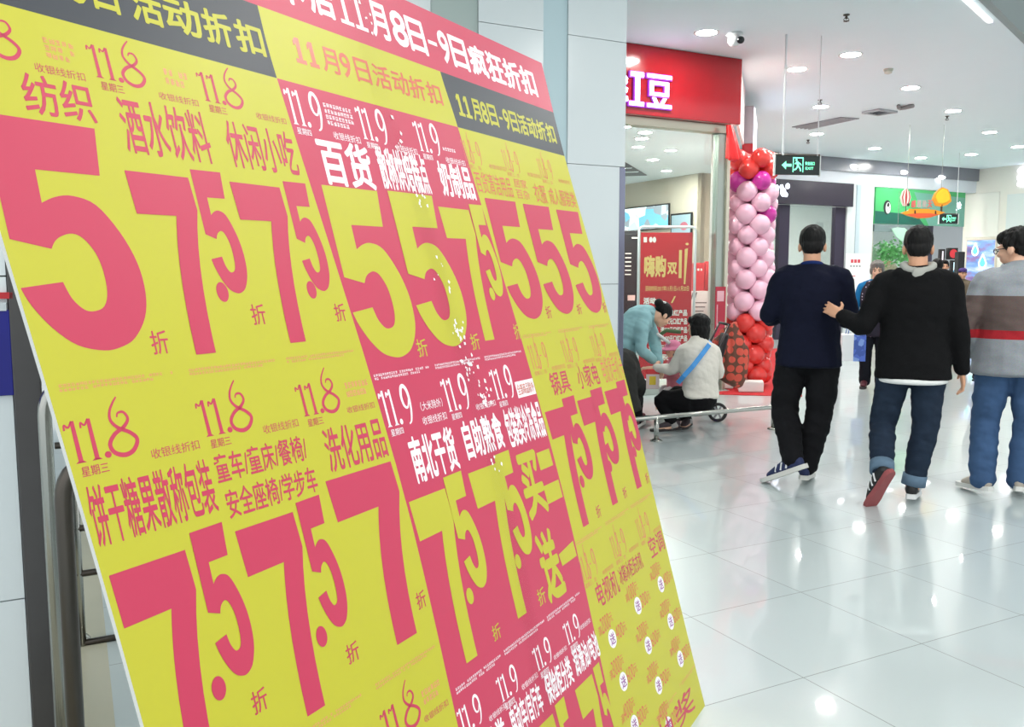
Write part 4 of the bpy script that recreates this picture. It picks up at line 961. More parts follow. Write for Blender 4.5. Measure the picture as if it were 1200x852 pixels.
G().prism([cq.lerp(v_, .73) for v_ in q], UP * -.006).build('opening', mat('dark_duct_shade', (34, 36, 44), .6), ht)  # dark plate stands in for the shade inside the hatch
for k in (.25, .5, .75): G().box(cq.lerp(q[0].lerp(q[3], k), .72) - UP * .012, cq.lerp(q[1].lerp(q[2], k), .72) - cq.lerp(q[0].lerp(q[3], k), .72), V((.02, .02, 0)), UP * -.008).build('slat', mat('dark_slat', (70, 72, 80), .5), ht)
a, b = at_z(1053, 124.5, CEIL - .03), at_z(1070, 124, CEIL - .03); mid = a.lerp(b, .5)
o = G().tube([a, a.lerp(b, .25) + UP * .0 + V((.0, .12, 0)), mid + V((0, .2, 0)), a.lerp(b, .75) + V((0, .14, 0)), b], .03, 8).build('pipe_hook', mat('grey_hook', (140, 138, 138), .4), loc=mid, smooth=True); tag(o, 'short curved grey pipe on the ceiling behind the open hatch', 'pipe')

# ------------------------------------------------------------------ far shops: sign band, window, billboard, posters
m_band = mat('dark_violet_sign_band', (44, 38, 54), .25, spec=.6)
db = thing('shop_sign', 'dark violet shop sign band with a glowing white emblem, under the hanging exit sign', 'sign', bk(bs(940), BAND0, -.05))
G().box(bk(bs(860), BAND0, -.2), DF * (bs(989.5) - bs(860)), GF * .18, UP * (BAND1 - BAND0), .008).build('band', m_band, db)
p = Print(V((BP.x, BP.y, 0)) - GF * .203, DF, UP, -GF)
u = lambda x: bs(x)
for x, y, rx, ry in ((899.5, 223, 2.6, 5), (907, 226, 3.6, 4.6), (912, 219, 2.6, 3), (905, 220, 2.2, 2.6), (910.5, 229, 2, 2.4)):
    p.disc(u(x), bz(x, y), rx * .0195, ry * .0195)
p.build('emblem', mat('glowing_emblem', (236, 240, 255), .4, emit=2.0), db, thick=.02)
# notice
nt_ = thing('notice_sheet', 'white notice with a red heading on the white wall right of the far door', 'notice', bk(bs(1004), .9, -.03))
za, zb = bz(1004, 297), bz(1004, 345)
G().box(bk(bs(990), zb, -.03), DF * (bs(1019) - bs(990)), GF * .008, UP * (za - zb)).build('sheet', mat('white_notice', (238, 240, 240), .4), nt_)
p = Print(V((BP.x, BP.y, 0)) - GF * .0315, DF, UP, -GF)
for k in range(3): p.rect(u(996 + k * 4), bz(1000, 308), u(999 + k * 4), bz(1000, 304))
p.rect(u(996), bz(1000, 324), u(1002), bz(1000, 323)).rect(u(997), bz(1000, 331), u(1001), bz(1000, 327)); p.build('heading', mat('notice_red', (206, 60, 76), .5), nt_)
p = Print(V((BP.x, BP.y, 0)) - GF * .0315, DF, UP, -GF)
for k in range(4): p.rect(u(995.5 + k * 3.4), bz(1000, 312.6), u(997.5 + k * 3.4), bz(1000, 311.2))
p.build('text_line', mat('notice_grey', (90, 94, 100), .5), nt_)
# wooden frame inside the far door
wo = at_y(911, 300, 20.6); wz = at_y(911, 273, 20.6).z
wfm = thing('wooden_frame', 'light wooden portal frame standing inside the far shop, beside the pink balloons', 'frame', V((wo.x, wo.y, 0)))
m_wd = mat('light_oak', (196, 164, 116), .5, var=.15, scale=8)
X0, X1 = at_y(903, 300, 20.6).x, at_y(918.5, 300, 20.6).x
G().box((X1 - .13, 20.6, 0), (.13, 0, 0), (0, .3, 0), UP * wz, .006).build('upright', m_wd, wfm)
G().box((X0 - .8, 20.6, wz - .12), (X1 - X0 + .8, 0, 0), (0, .3, 0), UP * .12, .006).build('lintel', m_wd, wfm)
G().box((X0 - .8, 20.6, 0), (.1, 0, 0), (0, .3, 0), UP * (wz - .12), .006).build('upright', m_wd, wfm)
g = G()
for k in range(5): g.loft([(X0 + .05 + k * .03, 20.72, 1.35 - .02 * k), (X0 + .03 + k * .035, 20.7, .9), (X0 + .02 + k * .04, 20.72, .42)], [(.012, .06), (.03, .09), (.04, .1)], V((1, 0, 0)), 10)
o = link_mesh('clothes', remesh(g, 'clothes', .02, 2), mat('grey_silver_cloth', (150, 150, 156), .5, var=.3, scale=12), loc=(X0 + .1, 20.72, .3)); tag(o, 'grey clothes hanging in the light wooden frame of the far shop', 'clothes')
G().tube([(X0 - .75, 20.72, 1.42), (X1 - .12, 20.72, 1.42)], .014, 8).build('rail', M_STEEL, wfm)
# billboard with the wheel of a green car
bb = thing('billboard', 'green billboard showing the wheel of a green car above the far shop window', 'billboard', bk(bs(1072), z0_, -.03))
bx0, bx1 = bs(1021.5), bs(1126)
G().box(bk(bx0, z0_, -.04), DF * (bx1 - bx0), GF * .04, UP * (BAND1 - .02 - z0_)).build('panel', mat('green_billboard', (72, 176, 106), .35, var=.15, scale=1.2), bb)
BO = V((BP.x, BP.y, 0)) - GF * .0415
p = Print(BO, DF, UP, -GF); p.poly([(bx0, z0_), (bs(1080), z0_), (bs(1070), bz(1070, 252)), (bx0, bz(1022, 247))]); p.build('dark_green_band', mat('deep_green', (20, 92, 78), .4), bb)  # dark green strip printed along the bottom of the billboard
p = Print(BO, DF, UP, -GF); p.poly([(bs(1066), bz(1066, 225)), (bx1, bz(1126, 232)), (bx1, z0_), (bs(1085), z0_), (bs(1075), bz(1075, 246))]); p.build('pale_area', mat('teal_green', (110, 168, 150), .4), bb)
p = Print(BO, DF, UP, -GF, .002); p.disc(bs(1035.5), bz(1035, 243), .125, .165); p.build('tyre', mat('tyre_black', (28, 30, 32), .5), bb)
p = Print(BO, DF, UP, -GF, .004); p.disc(bs(1036.5), bz(1036, 243.5), .085, .13); p.build('rim', mat('rim_white', (222, 226, 226), .4), bb)
p = Print(BO, DF, UP, -GF, .006); p.disc(bs(1036.5), bz(1036, 240), .04, .05)
for a in (0, 1.25, 2.5, 3.75, 5): p.stroke([(bs(1036.5) + .02 * math.cos(a), bz(1036, 243.5) + .03 * math.sin(a)), (bs(1036.5) + .07 * math.cos(a), bz(1036, 243.5) + .11 * math.sin(a))], .012)
p.build('rim_spokes', mat('tyre_black', (28, 30, 32), .5), bb)
p = Print(BO, DF, UP, -GF, .004); c_u, c_v = bs(1119), bz(1119, 241)
for k in range(3): a = k * math.pi / 3 + .3; p.stroke([(c_u - .09 * math.cos(a), c_v - .09 * math.sin(a)), (c_u + .09 * math.cos(a), c_v + .09 * math.sin(a))], .035)
p.rect(c_u - .11, c_v - .12, c_u - .07, c_v - .09); p.build('white_emblem', mat('glowing_emblem', (236, 240, 255), .4, emit=2.0), bb)
G().box(bk(bx0, zt - .02, -.035), DF * (bs(1084) - bx0), GF * .03, UP * (z0_ - zt)).build('mirror_strip', mat('grey_mirror_strip', (140, 156, 158), .15, metal=.6), bb)
# green leaf decorations in the window
lf = at_y(1052, 276, 20.2)
lw = thing('paper_leaf', 'big pale green paper leaf hanging in the far shop window', 'decoration', lf)
pts = [(1045, 268), (1052, 266.5), (1060, 267), (1066, 272), (1063, 278), (1057, 283), (1050, 277)]
G().prism([at_y(x, y, 20.2) for x, y in pts], V((0, .03, 0))).build('leaf', mat('pale_leaf_green', (176, 222, 196), .5), lw)
G().tube([at_y(1052, 266.5, 20.21), V((at_y(1052, 266.5, 20.21).x, 20.21, IC))], .006, 6).build('wire', M_STEEL, lw)
YV = 20.75; g = G(); ga, gb = at_y(1016, 300, YV).x, at_y(1064, 300, YV).x
rs = random.Random(3)
for k in range(420):
    x = rs.uniform(ga, gb); zc = at_y(1040, 300 - 9 * abs(math.sin((x - ga) * 3.1)), YV).z + rs.gauss(0, .13) - .08
    y = YV + rs.uniform(-.12, .12); a, b = rs.uniform(0, 6.3), rs.uniform(-.8, .8); r = rs.uniform(.03, .065)
    c = V((x, y, zc)); e = V((math.cos(a), math.sin(a) * .5, math.sin(b))).normalized() * r; n = e.cross(V((.2, 1, .3))).normalized() * r * .55
    g.prism([c - e, c + n, c + e, c - n], V((0, .004, 0)))
o = g.build('leaf_garland', mat('garland_green', (96, 168, 98), .5, var=.35, scale=9), loc=((ga + gb) / 2, YV, 1.3)); tag(o, 'bushy garland of small green leaves in the far shop window', 'garland', kind='stuff')
YW = 21.5; a = at_y(1034, 330, YW)
ct = thing('display_stand', 'rounded brown display hump under the leaf garland in the far window', 'display', V((a.x, YW, 0)))
G().lathe([(0, 0), (.42, 0), (.42, 1.1), (.38, 1.5), (.25, 1.72), (0, 1.78)], (a.x, YW, 0), seg=24).build('hump', mat('tan_display', (168, 140, 104), .6, var=.1), ct, smooth=True)
G().lathe([(0, 0), (.3, 0), (.3, 1.45), (0, 1.62)], (at_y(1055, 330, YW).x, YW, 0), seg=20).build('pale_hump', mat('pale_grey_display', (186, 196, 190), .5), ct, smooth=True)
# posters and shelf beyond the window
YP = 23.0
def far_panel(name, label, cat, x0, x1, y0, y1, m, Y, foot=False):
    a, b = at_y(x0, y1, Y), at_y(x1, y0, Y); t = thing(name, label, cat, V(((a.x + b.x) / 2, Y, 0 if foot else a.z)))
    G().box((a.x, Y, 0 if foot else a.z), (b.x - a.x, 0, 0), (0, .12, 0), (0, 0, b.z - (0 if foot else a.z)), .01).build('frame', mat('dark_poster_frame', (40, 36, 38), .4), t)
    G().box((a.x + .05, Y - .01, a.z + .05), (b.x - a.x - .1, 0, 0), (0, .01, 0), (0, 0, b.z - a.z - .1)).build('picture', m, t); return t, a, b
t, a, b = far_panel('fruit_poster', 'small poster with a big red fruit beyond the black hoodie man', 'poster', 1110.5, 1123, 290.5, 304, mat('poster_black', (70, 56, 50), .4), YP)
p = Print(V((0, YP - .012, 0)), V((1, 0, 0)), UP, V((0, -1, 0))); p.disc((a.x + b.x) / 2 + .01, (a.z + b.z) / 2, .1, .115); p.build('fruit', mat('fruit_red', (220, 60, 70), .4, emit=.3), t)
far_panel('lit_shelf', 'backlit shelf of blue and white goods behind the man with the grey collar', 'shelf', 1112, 1124, 305, 372, picture('lit_goods', [(236, 244, 248), (70, 160, 190), (200, 226, 236), (40, 120, 150), (250, 250, 250)], 7.0, .8), YP, True)
far_panel('light_board', 'white lit panel left of the fruit poster', 'panel', 1098, 1108, 292, 372, mat('white_lit_panel', (240, 232, 240), .5, emit=.5), YP, True)
kx0, kx1 = at_y(1123.5, 300, 21.9).x, at_y(1131, 300, 21.9).x
o = G().box((kx0, 21.9, 0), (kx1 - kx0, 0, 0), (0, .2, 0), UP * at_y(1127, 295, 21.9).z, .01).build('black_pylon', M_BLACK, loc=(kx0, 21.9, 0)); tag(o, 'narrow black pylon at the far corner of the white kiosk', 'pylon')
# kiosk screen and character
ks = thing('advert_screen', 'tall glowing blue and violet advert screen with water drops on the white kiosk', 'screen', kp(kon(1150, 350)[0], kon(1150, 362)[1], -.05))
s0, z0k = kon(1135, 372); s1, z1k = kon(1168, 281)
s0 = kon(1134.5, 300)[0]
G().box(kp(s0 - .03, z0k - .03, -.05), KD * (s1 - s0 + .06), DF * .05, UP * (z1k - z0k + .06), .008).build('frame', mat('screen_frame', (214, 206, 190), .4), ks)
def ad_mat():
    m = bpy.data.materials.new('advert_picture'); m.use_nodes = True; nt = m.node_tree; L = nt.links.new; b = nt.nodes['Principled BSDF']
    tc = nt.nodes.new('ShaderNodeTexCoord'); mp = nt.nodes.new('ShaderNodeMapping'); mp.inputs['Scale'].default_value = (.6, .6, 1.6); L(tc.outputs['Object'], mp.inputs[0])
    nz = nt.nodes.new('ShaderNodeTexNoise'); nz.inputs['Scale'].default_value = 2.2; nz.inputs['Detail'].default_value = 4; L(mp.outputs[0], nz.inputs['Vector'])
    cr = nt.nodes.new('ShaderNodeValToRGB'); L(nz.outputs['Fac'], cr.inputs[0]); e = cr.color_ramp.elements
    e[0].position = .3; e[0].color = rgb(70, 84, 130); e[1].position = .72; e[1].color = rgb(214, 216, 240)
    for q, c in ((.42, (124, 96, 140)), (.52, (104, 140, 190)), (.6, (160, 176, 220))): k = e.new(q); k.color = rgb(*c)
    L(cr.outputs[0], b.inputs['Base Color']); L(cr.outputs[0], b.inputs['Emission Color']); b.inputs['Emission Strength'].default_value = .75; b.inputs['Roughness'].default_value = .2
    return m
G().box(kp(s0, z0k, -.056), KD * (s1 - s0), DF * .006, UP * (z1k - z0k)).build('picture', ad_mat(), ks)
KO = kp(0, 0, -.057)
m_c = mat('cyan_drop', (90, 214, 210), .3, emit=.9); m_cw = mat('white_drop_ring', (226, 246, 250), .3, emit=1.2)
for x, y, r in ((1144.5, 294, .13), (1153, 308, .15), (1145, 333, .13), (1158, 341, .11)):
    su, zv = kon(x, y)
    for mm, k, li in ((m_cw, 1.0, .002), (m_c, .68, .004)):
        p = Print(KO, KD, UP, -DF, li); p.poly([(su + r * k * .75 * math.cos(t_) * (1 if math.sin(t_) < .2 else 1.0 - .6 * math.sin(t_)), zv + r * k * (math.sin(t_) if math.sin(t_) < 0 else 1.5 * math.sin(t_))) for t_ in [2 * math.pi * q / 24 for q in range(24)]])
        p.build('drop_ring' if k == 1.0 else 'drop', mm, ks)
kc = thing('kiosk_character', 'white glowing character on the kiosk at the right edge of the photo', 'sign', kp(kon(1198, 217)[0], kon(1198, 217)[1], -.02))
u0, v0 = kon(1192.5, 218); u1, v1 = kon(1206, 196)
Print(kp(0, 0, -.002), KD, UP, -DF).text('茶', u0, v0, u1, v1, .05).build('letter', m_led, kc, thick=.03)
al = kon(1181, 228); ab = kon(1181, 330)
struct(G().box(kp(al[0], ab[1], -.02), KD * 3.0, DF * .02, UP * (al[1] - ab[1]), .004).build('trim_6', mat('pale_alcove_panel', (226, 234, 232), .3)))

# ------------------------------------------------------------------ hanging autumn decoration
YD = 15.5
def dpt(x, y, d=0.0): q = at_y(x, y, YD); return V((q.x, YD + d, q.z))
hd = thing('hanging_decoration', 'hanging cut-out of an orange boat, yellow tree and striped balloon below the ceiling', 'decoration', dpt(1085, 250))
bt_ = [(1057, 249.4), (1066, 246.3), (1080, 245.2), (1095, 245.8), (1108, 248.8), (1100, 252), (1090, 255), (1078, 256), (1066, 253)]
G().prism([dpt(x, y) for x, y in bt_], V((0, .08, 0))).build('boat', mat('orange_board', (244, 160, 40), .5, var=.1, scale=4), hd)
G().prism([dpt(x, y, -.012) for x, y in [(1062, 251), (1075, 249.8), (1090, 250), (1100, 251.5), (1090, 254.6), (1078, 255.4), (1068, 253.4)]], V((0, .012, 0))).build('boat_belly', mat('red_orange_board', (232, 92, 52), .5), hd)
for x, y in ((1072, 248.5), (1096, 249)): G().prism([dpt(x - .8, y + 2, -.02), dpt(x + .8, y + 2, -.02), dpt(x + .5, y - 2, -.02), dpt(x - .5, y - 2, -.02)], V((0, .015, 0))).build('little_figure', mat('dark_brown_board', (70, 44, 30), .5), hd)
tr = [(1094, 233), (1097, 226), (1101, 222), (1105, 219.5), (1111, 222), (1114, 229), (1115, 236), (1110, 240), (1104, 242), (1098, 241)]
G().prism([dpt(x, y) for x, y in tr], V((0, .07, 0))).build('tree_crown', mat('orange_board', (244, 160, 40), .5), hd)
ctr = V((1104.5, 231)); G().prism([dpt(ctr.x + (x - ctr.x) * .78, ctr.y - 1 + (y - ctr.y) * .78, -.012) for x, y in tr], V((0, .012, 0))).build('tree_inner', mat('yellow_board', (234, 204, 44), .5, var=.12, scale=5), hd)
G().box(dpt(1103, 248), V((.018, 0, 0)), V((0, .03, 0)), UP * (dpt(1103, 240).z - dpt(1103, 248).z)).build('tree_trunk', mat('dark_brown_board', (70, 44, 30), .5), hd)
cb = dpt(1062, 231)
for k in range(7):
    a0, a1 = math.pi * k / 7, math.pi * (k + 1) / 7; f = lambda a, s: (-.088 * math.cos(a) * s)
    col_ = [(0, .155), (.6, .1), (.95, .0), (.75, -.08), (.35, -.15)]
    pl_ = [cb + V((f(a0, w_), 0, h_ + .0)) for w_, h_ in col_] + [cb + V((f(a1, w_), 0, h_)) for w_, h_ in reversed(col_)]
    G().prism([q + V((0, .0, 0)) for q in pl_ if True], V((0, .06, 0))).build('balloon_stripe', mat('stripe_red', (190, 62, 60), .5) if k % 2 else mat('stripe_white', (232, 226, 216), .5), hd)
G().box(dpt(1062.5, 241.5), V((.05, 0, 0)), V((0, .04, 0)), UP * .045).build('basket', mat('dark_brown_board', (70, 44, 30), .5), hd)
a, b = dpt(1067, 243), dpt(1093, 235)
for i, chh in enumerate('感恩秋天'):
    wd = (b.x - a.x) / 4; x = a.x + i * wd
    Print(V((0, YD + .0, 0)), V((1, 0, 0)), UP, V((0, -1, 0))).text(chh, x + .01, a.z, x + wd - .015, b.z, .03).build('letter', mat('faded_red_letters', (222, 110, 104), .5) if i in (0, 3) else mat('pale_grey_letters', (190, 176, 168), .5), hd, thick=.02)
for x in (1064, 1104): q = dpt(x, 222); G().tube([V((q.x, YD + .03, q.z)), V((q.x, YD + .03, CEIL))], .004, 6).build('wire', M_STEEL, hd)
G().box(dpt(1066, 246, .02), V((.36, 0, 0)), V((0, .02, 0)), UP * .02).build('letter_rail', mat('orange_board', (244, 160, 40), .5), hd)
G().tube([dpt(1062.5, 249.5, .03), dpt(1062.5, 238, .03)], .006, 6).build('stem', M_DKSTEEL, hd)

# ================================================================== PEOPLE
M_SKIN = mat('skin', (214, 160, 128), .5, var=.05, scale=14); M_SKIN2 = mat('skin_pale', (226, 178, 150), .5, var=.05, scale=14)
M_HAIR = mat('black_hair', (14, 12, 12), .6, spec=.25, var=.4, scale=90, bump=.5, stretch=(1, 1, .25)); M_GREYH = mat('grey_hair', (112, 108, 104), .6, var=.35, scale=80, bump=.4)
M_LIP = mat('lips', (176, 92, 86), .45); M_EYE = mat('dark_eye', (30, 24, 22), .2)
def cloth(name, c, var=.12, sc=40): return mat(name, c, .88, spec=.2, var=var, scale=sc, bump=.25)
class Fig:
    """one figure: joints in metres, x = the figure's right, y = forward, z = up"""
    BASE = dict(pelvis=(0, 0, .96), waist=(0, .01, 1.09), chest=(0, .0, 1.27), top=(0, -.015, 1.41), neck=(0, -.015, 1.485), head=(0, .02, 1.625),
                shR=(.175, -.015, 1.405), shL=(-.175, -.015, 1.405), elR=(.235, -.03, 1.13), elL=(-.235, -.03, 1.13), wrR=(.25, .05, .88), wrL=(-.25, .05, .88),
                hipR=(.09, 0, .91), hipL=(-.09, 0, .91), knR=(.1, .02, .50), knL=(-.1, .02, .50), anR=(.1, -.03, .085), anL=(-.1, -.03, .085), toR=(.125, .15, .03), toL=(-.125, .15, .03))
    def __init__(s, label, loc, face, J=None, H=1.75, yaw=0, pitch=0, roll=0, bulk=1.0, name='person', cat='person'):
        k = H / 1.75; s.k = k; s.bulk = bulk
        s.rot = Matrix.Rotation(-math.radians(face), 3, 'Z')     # face: heading, degrees to the right of straight away from us
        s.loc = V(loc); d = dict(Fig.BASE); d.update(J or {})
        s.l = {n: V(v) * k for n, v in d.items()}
        s.j = {n: s.rot @ v + s.loc for n, v in s.l.items()}
        s.root = thing(name, label, cat, s.loc, s.rot)
        s.hr = s.rot @ Matrix.Rotation(-math.radians(yaw), 3, 'Z') @ Matrix.Rotation(math.radians(-pitch), 3, 'X') @ Matrix.Rotation(math.radians(roll), 3, 'Y')
        s.side = (s.j['shR'] - s.j['shL']).normalized(); s.hs = (s.j['hipR'] - s.j['hipL']).normalized()
    def hp(s, x, y, z): return s.j['head'] + s.hr @ (V((x, y, z)) * s.k)
    def torso(s, g, grow, lo=0, hi=5, hem=None, wide=1.0):
        b = s.bulk; k = s.k
        names = ['pelvis', 'waist', 'chest', 'top', 'neck']; rx = [.150 * b, .135 * b, .150 * b, .150, .062]; ry = [.112 * b, .102 * b, .112 * b, .092, .06]
        P = [s.j[n] for n in names]; R = [((a + grow) * k * wide, (c + grow) * k) for a, c in zip(rx, ry)]
        if grow > 0: P[4] = s.j['top'].lerp(s.j['neck'], .62)
        if hem is not None: P = [hem] + P[1:]; R[0] = ((.155 * b + grow) * k * wide, (.115 * b + grow) * k)
        S_ = [s.hs, s.hs.lerp(s.side, .5), s.side, s.side, s.side]
        g.loft(P[lo:hi], R[lo:hi], S_[lo:hi], 20, 3, .7 if hem is None else .12)
        return g
    def arm(s, g, sd, r0, r1, r2, end=1.0, up=None):
        k = s.k; a, b, c = s.j['sh' + sd], s.j['el' + sd], s.j['wr' + sd]; c = b.lerp(c, end); inn = s.j['top'].lerp(a, .45)
        ax = s.rot @ V((0, 1, 0))
        g.loft([inn, a, a.lerp(b, .5), b, b.lerp(c, .45), c], [r0 * 1.0 * k, r0 * 1.03 * k, (r0 * .5 + r1 * .5) * k, r1 * k, (r1 * .55 + r2 * .45) * k, r2 * k], ax, 14); return g
    def leg(s, g, sd, r0, r1, r2, end=1.0):
        k = s.k; h, n, a = s.j['hip' + sd], s.j['kn' + sd], s.j['an' + sd]; a = n.lerp(a, end)
        ax = s.hs; h = h.lerp(n, .06)
        g.loft([h, h.lerp(n, .35), h.lerp(n, .8), n, n.lerp(a, .35), a], [r0 * k, (r0 * .72 + r1 * .28) * k, r1 * 1.08 * k, r1 * k, (r1 * .85 + r2 * .15) * k, r2 * k], ax, 16, 3, .25); return g
    def hand(s, g, sd, dirv=None, palm=None, curl=.35, spread=.0):
        k = s.k; w = s.j['wr' + sd]; d = (V(dirv) if dirv else (w - s.j['el' + sd])).normalized()
        n = V(palm) if palm else (s.rot @ V((-1 if sd == 'R' else 1, 0, 0))); n = (n - d * n.dot(d)).normalized(); th = d.cross(n)      # th: towards the thumb
        if th.dot(s.rot @ V((0, 1, .3))) < 0 and palm is None: th = -th
        if palm is not None and th.dot(UP) < 0: th = -th
        q = w + d * .012 * k
        g.loft([w - d * .01, q + d * .03 * k, q + d * .075 * k, q + d * .092 * k], [(.026 * k, .02 * k), (.038 * k, .017 * k), (.041 * k, .014 * k), (.036 * k, .011 * k)], th, 12)
        for i, (o, L_) in enumerate(((.029, .070), (.010, .078), (-.010, .072), (-.029, .056))):
            b = q + d * .088 * k + th * o * k; f = (d + th * (o * spread * 12)).normalized(); c1 = curl * (1 + .12 * i)
            m = b + f * L_ * .48 * k + n * L_ * .10 * c1 * k * 2; t = m + (f * math.cos(c1 * 1.6) + n * math.sin(c1 * 1.6)) * L_ * .52 * k
            g.loft([b - f * .02 * k, b.lerp(m, .6), m, t], [.0098 * k, .0092 * k, .0088 * k, .0072 * k], th, 8, 2)
        b = q + d * .022 * k + th * .03 * k; m = b + (d * .5 + th * .8 + n * .25).normalized() * .038 * k; t = m + (d * .85 + th * .35 + n * .35).normalized() * .034 * k
        g.loft([b - th * .012 * k, b.lerp(m, .5), m, t], [.014 * k, .0125 * k, .0108 * k, .008 * k], d, 8, 2)
        return g
    def head(s, g):
        E = lambda c, r, rx=0: g.ell(s.hp(*c), [q * s.k for q in r], s.hr @ Matrix.Rotation(rx, 3, 'X'))
        E((0, -.012, .035), (.076, .094, .086)); E((0, .028, -.03), (.060, .066, .085)); E((0, .050, -.088), (.034, .034, .030)); E((0, .02, -.07), (.052, .055, .045))
        for x in (-1, 1):
            E((x * .036, .072, -.028), (.026, .022, .022)); E((x * .03, .086, .014), (.026, .012, .010)); E((x * .079, -.004, -.018), (.013, .024, .034), .15)
        g.loft([s.hp(0, .082, .01), s.hp(0, .096, -.02), s.hp(0, .104, -.036)], [.008 * s.k, .011 * s.k, .014 * s.k], s.hr @ V((1, 0, 0)), 10, 2)
        E((0, .088, -.062), (.022, .012, .007)); E((0, .086, -.074), (.019, .011, .007))
        g.loft([s.j['top'] + (s.j['neck'] - s.j['top']) * .2, s.j['neck'], s.hp(0, -.03, -.06), s.hp(0, -.03, -.02)], [.066 * s.k, .058 * s.k, .054 * s.k, .05 * s.k], s.side, 14)
        return g
    def body(s, skin, hands=None, voxel=.0075, feet=True):
        g = G(); s.torso(g, -.02); s.head(g)
        for sd in 'RL':
            s.arm(g, sd, .05, .04, .027); s.leg(g, sd, .082, .055, .04)
            s.hand(g, sd, *((hands or {}).get(sd, ()) or ()))
            h, t = s.foot(sd); up = (s.j['an' + sd] - h).normalized()
            g.loft([h + up * .04, h.lerp(t, .4) + up * .035, h.lerp(t, .85) + up * .022], [(.03, .03), (.036, .03), (.036, .016)], (t - h).cross(up), 12)
        me = remesh(g, 'body', voxel, 3, .5)
        s.bodyo = link_mesh('body', me, skin, s.root); return s.bodyo
    def face(s, eyes=True):
        g = G()
        for x in (-.03, .03): g.ell(s.hp(x, .0915, -.006), [.0125 * s.k, .006 * s.k, .0062 * s.k], s.hr, 2)
        g.build('eyes', M_EYE, s.root, smooth=True)
        G().ell(s.hp(0, .0985, -.067), [.022 * s.k, .006 * s.k, .0065 * s.k], s.hr, 2).build('mouth', M_LIP, s.root, smooth=True)
        g = G()
        for x in (-1, 1): g.loft([s.hp(x * .014, .098, .014), s.hp(x * .032, .097, .02), s.hp(x * .05, .083, .014)], [.004, .0045, .003], s.hr @ V((0, 1, 0)), 8, 2)
        g.build('eyebrows', M_HAIR, s.root, smooth=True)
    def foot(s, sd):
        a, t = s.j['an' + sd], s.j['to' + sd]; d = (t - a); dn = d.normalized(); ax = dn
        perp = (UP - ax * UP.dot(ax)).normalized()
        heel = a - perp * (.05 * s.k) - ax * .055 * s.k
        return heel, t
    def shoe(s, sd, m, msole, name='shoe', size=1.0, accent=None):
        h, t = s.foot(sd); f = t - h; fn = f.normalized(); a = s.j['an' + sd]; k = s.k * size
        n = (a - h); n = (n - fn * n.dot(fn)).normalized(); sdv = fn.cross(n).normalized(); L_ = max(f.length, .24 * k); t = h + fn * (L_ + .035 * k)
        g = G()
        g.loft([h + n * .040 + fn * .015, h + fn * L_ * .3 + n * .045, h + fn * L_ * .62 + n * .036, h + fn * L_ * .92 + n * .022], [(.036 * k, .042 * k), (.038 * k, .05 * k), (.045 * k, .037 * k), (.036 * k, .024 * k)], sdv, 16)
        g.loft([h + n * .05 + fn * .06, a + n * .0 - fn * .0], [(.04 * k, .05 * k), (.042 * k, .05 * k)], sdv, 14)
        sh = link_mesh(name, remesh(g, name, .006, 4), m, s.root)
        g = G(); pr_ = [(-.02, .020), (.0, .033), (.08, .034), (.14, .038), (.2, .047), (.245, .044), (.28, .030), (.292, .012)]; sc = (L_ + .035 * k) / .27
        ring = [(x * sc, y * k) for x, y in pr_] + [(x * sc, -y * k) for x, y in reversed(pr_)]
        th = .03 * k
        g.prism([h + fn * x + sdv * y - n * .012 for x, y in ring], n * th)
        so = g.build('sole', msole, sh); auto_smooth(so, 50)
        if accent:
            g = G()
            for q in (.35, .5, .65):
                for sg_ in (-1, 1): g.tube([h + fn * L_ * q + sdv * sg_ * .042 * k + n * .028, h + fn * L_ * (q - .08) + sdv * sg_ * .034 * k + n * .075], .006, 6)
            g.build('stripes', accent, sh)
        return sh
    def shirt(s, name, m, grow=.022, hem=None, sl=(.064, .054, .042), sleeve=1.0, wide=1.0, wr=.006, hood=None, voxel=.010, extra=None):
        g = G(); s.torso(g, grow, 0, 5, hem, wide)
        g.loft([s.j['shL'].lerp(s.j['shR'], .06), s.j['top'] + UP * .02 * s.k, s.j['shR'].lerp(s.j['shL'], .06)], [(.075 * s.k, .07 * s.k), (.09 * s.k, .085 * s.k), (.075 * s.k, .07 * s.k)], s.rot @ V((0, 1, 0)), 14)
        for sd in 'RL': s.arm(g, sd, sl[0], sl[1], sl[2], sleeve)
        if extra: extra(g)
        me = remesh(g, name, voxel, 6); s.wrinkle(me, wr)
        return link_mesh(name, me, m, s.root)
    def trousers(s, name, m, r=(.098, .072, .058), end=.96, top=None, wr=.007, voxel=.010, grow=.014):
        g = G(); P = s.j['pelvis']; w_ = s.j['waist'] if top is None else top
        b = s.bulk
        g.loft([s.j['hipL'].lerp(s.j['hipR'], .5) - (w_ - P).normalized() * .02, P, P.lerp(w_, .35)], [((.135 * b + grow) * s.k, (.098 * b + grow) * s.k), ((.152 * b + grow) * s.k, (.112 * b + grow) * s.k), ((.142 * b + grow) * s.k, (.104 * b + grow) * s.k)], s.hs, 20)
        for sd in 'RL': s.leg(g, sd, r[0] * (.5 + .5 * b), r[1], r[2], end)
        me = remesh(g, name, voxel, 4); s.wrinkle(me, wr, True)
        return link_mesh(name, me, m, s.root)
    def wrinkle(s, me, amp, legs=False):
        """folds of the cloth, as displaced geometry"""
        if not amp: return
        vs = me.vertices; off = random.uniform(0, 50)
        nrm = [v.normal.copy() for v in vs]
        for v, n in zip(vs, nrm):
            c = v.co - s.loc
            q = V((c.x * 7 + off, c.y * 7, (c.z + .35 * (c.x + c.y)) * (17 if legs else 13)))
            v.co += n * amp * (noise.noise(q) + .5 * noise.noise(q * 2.1))
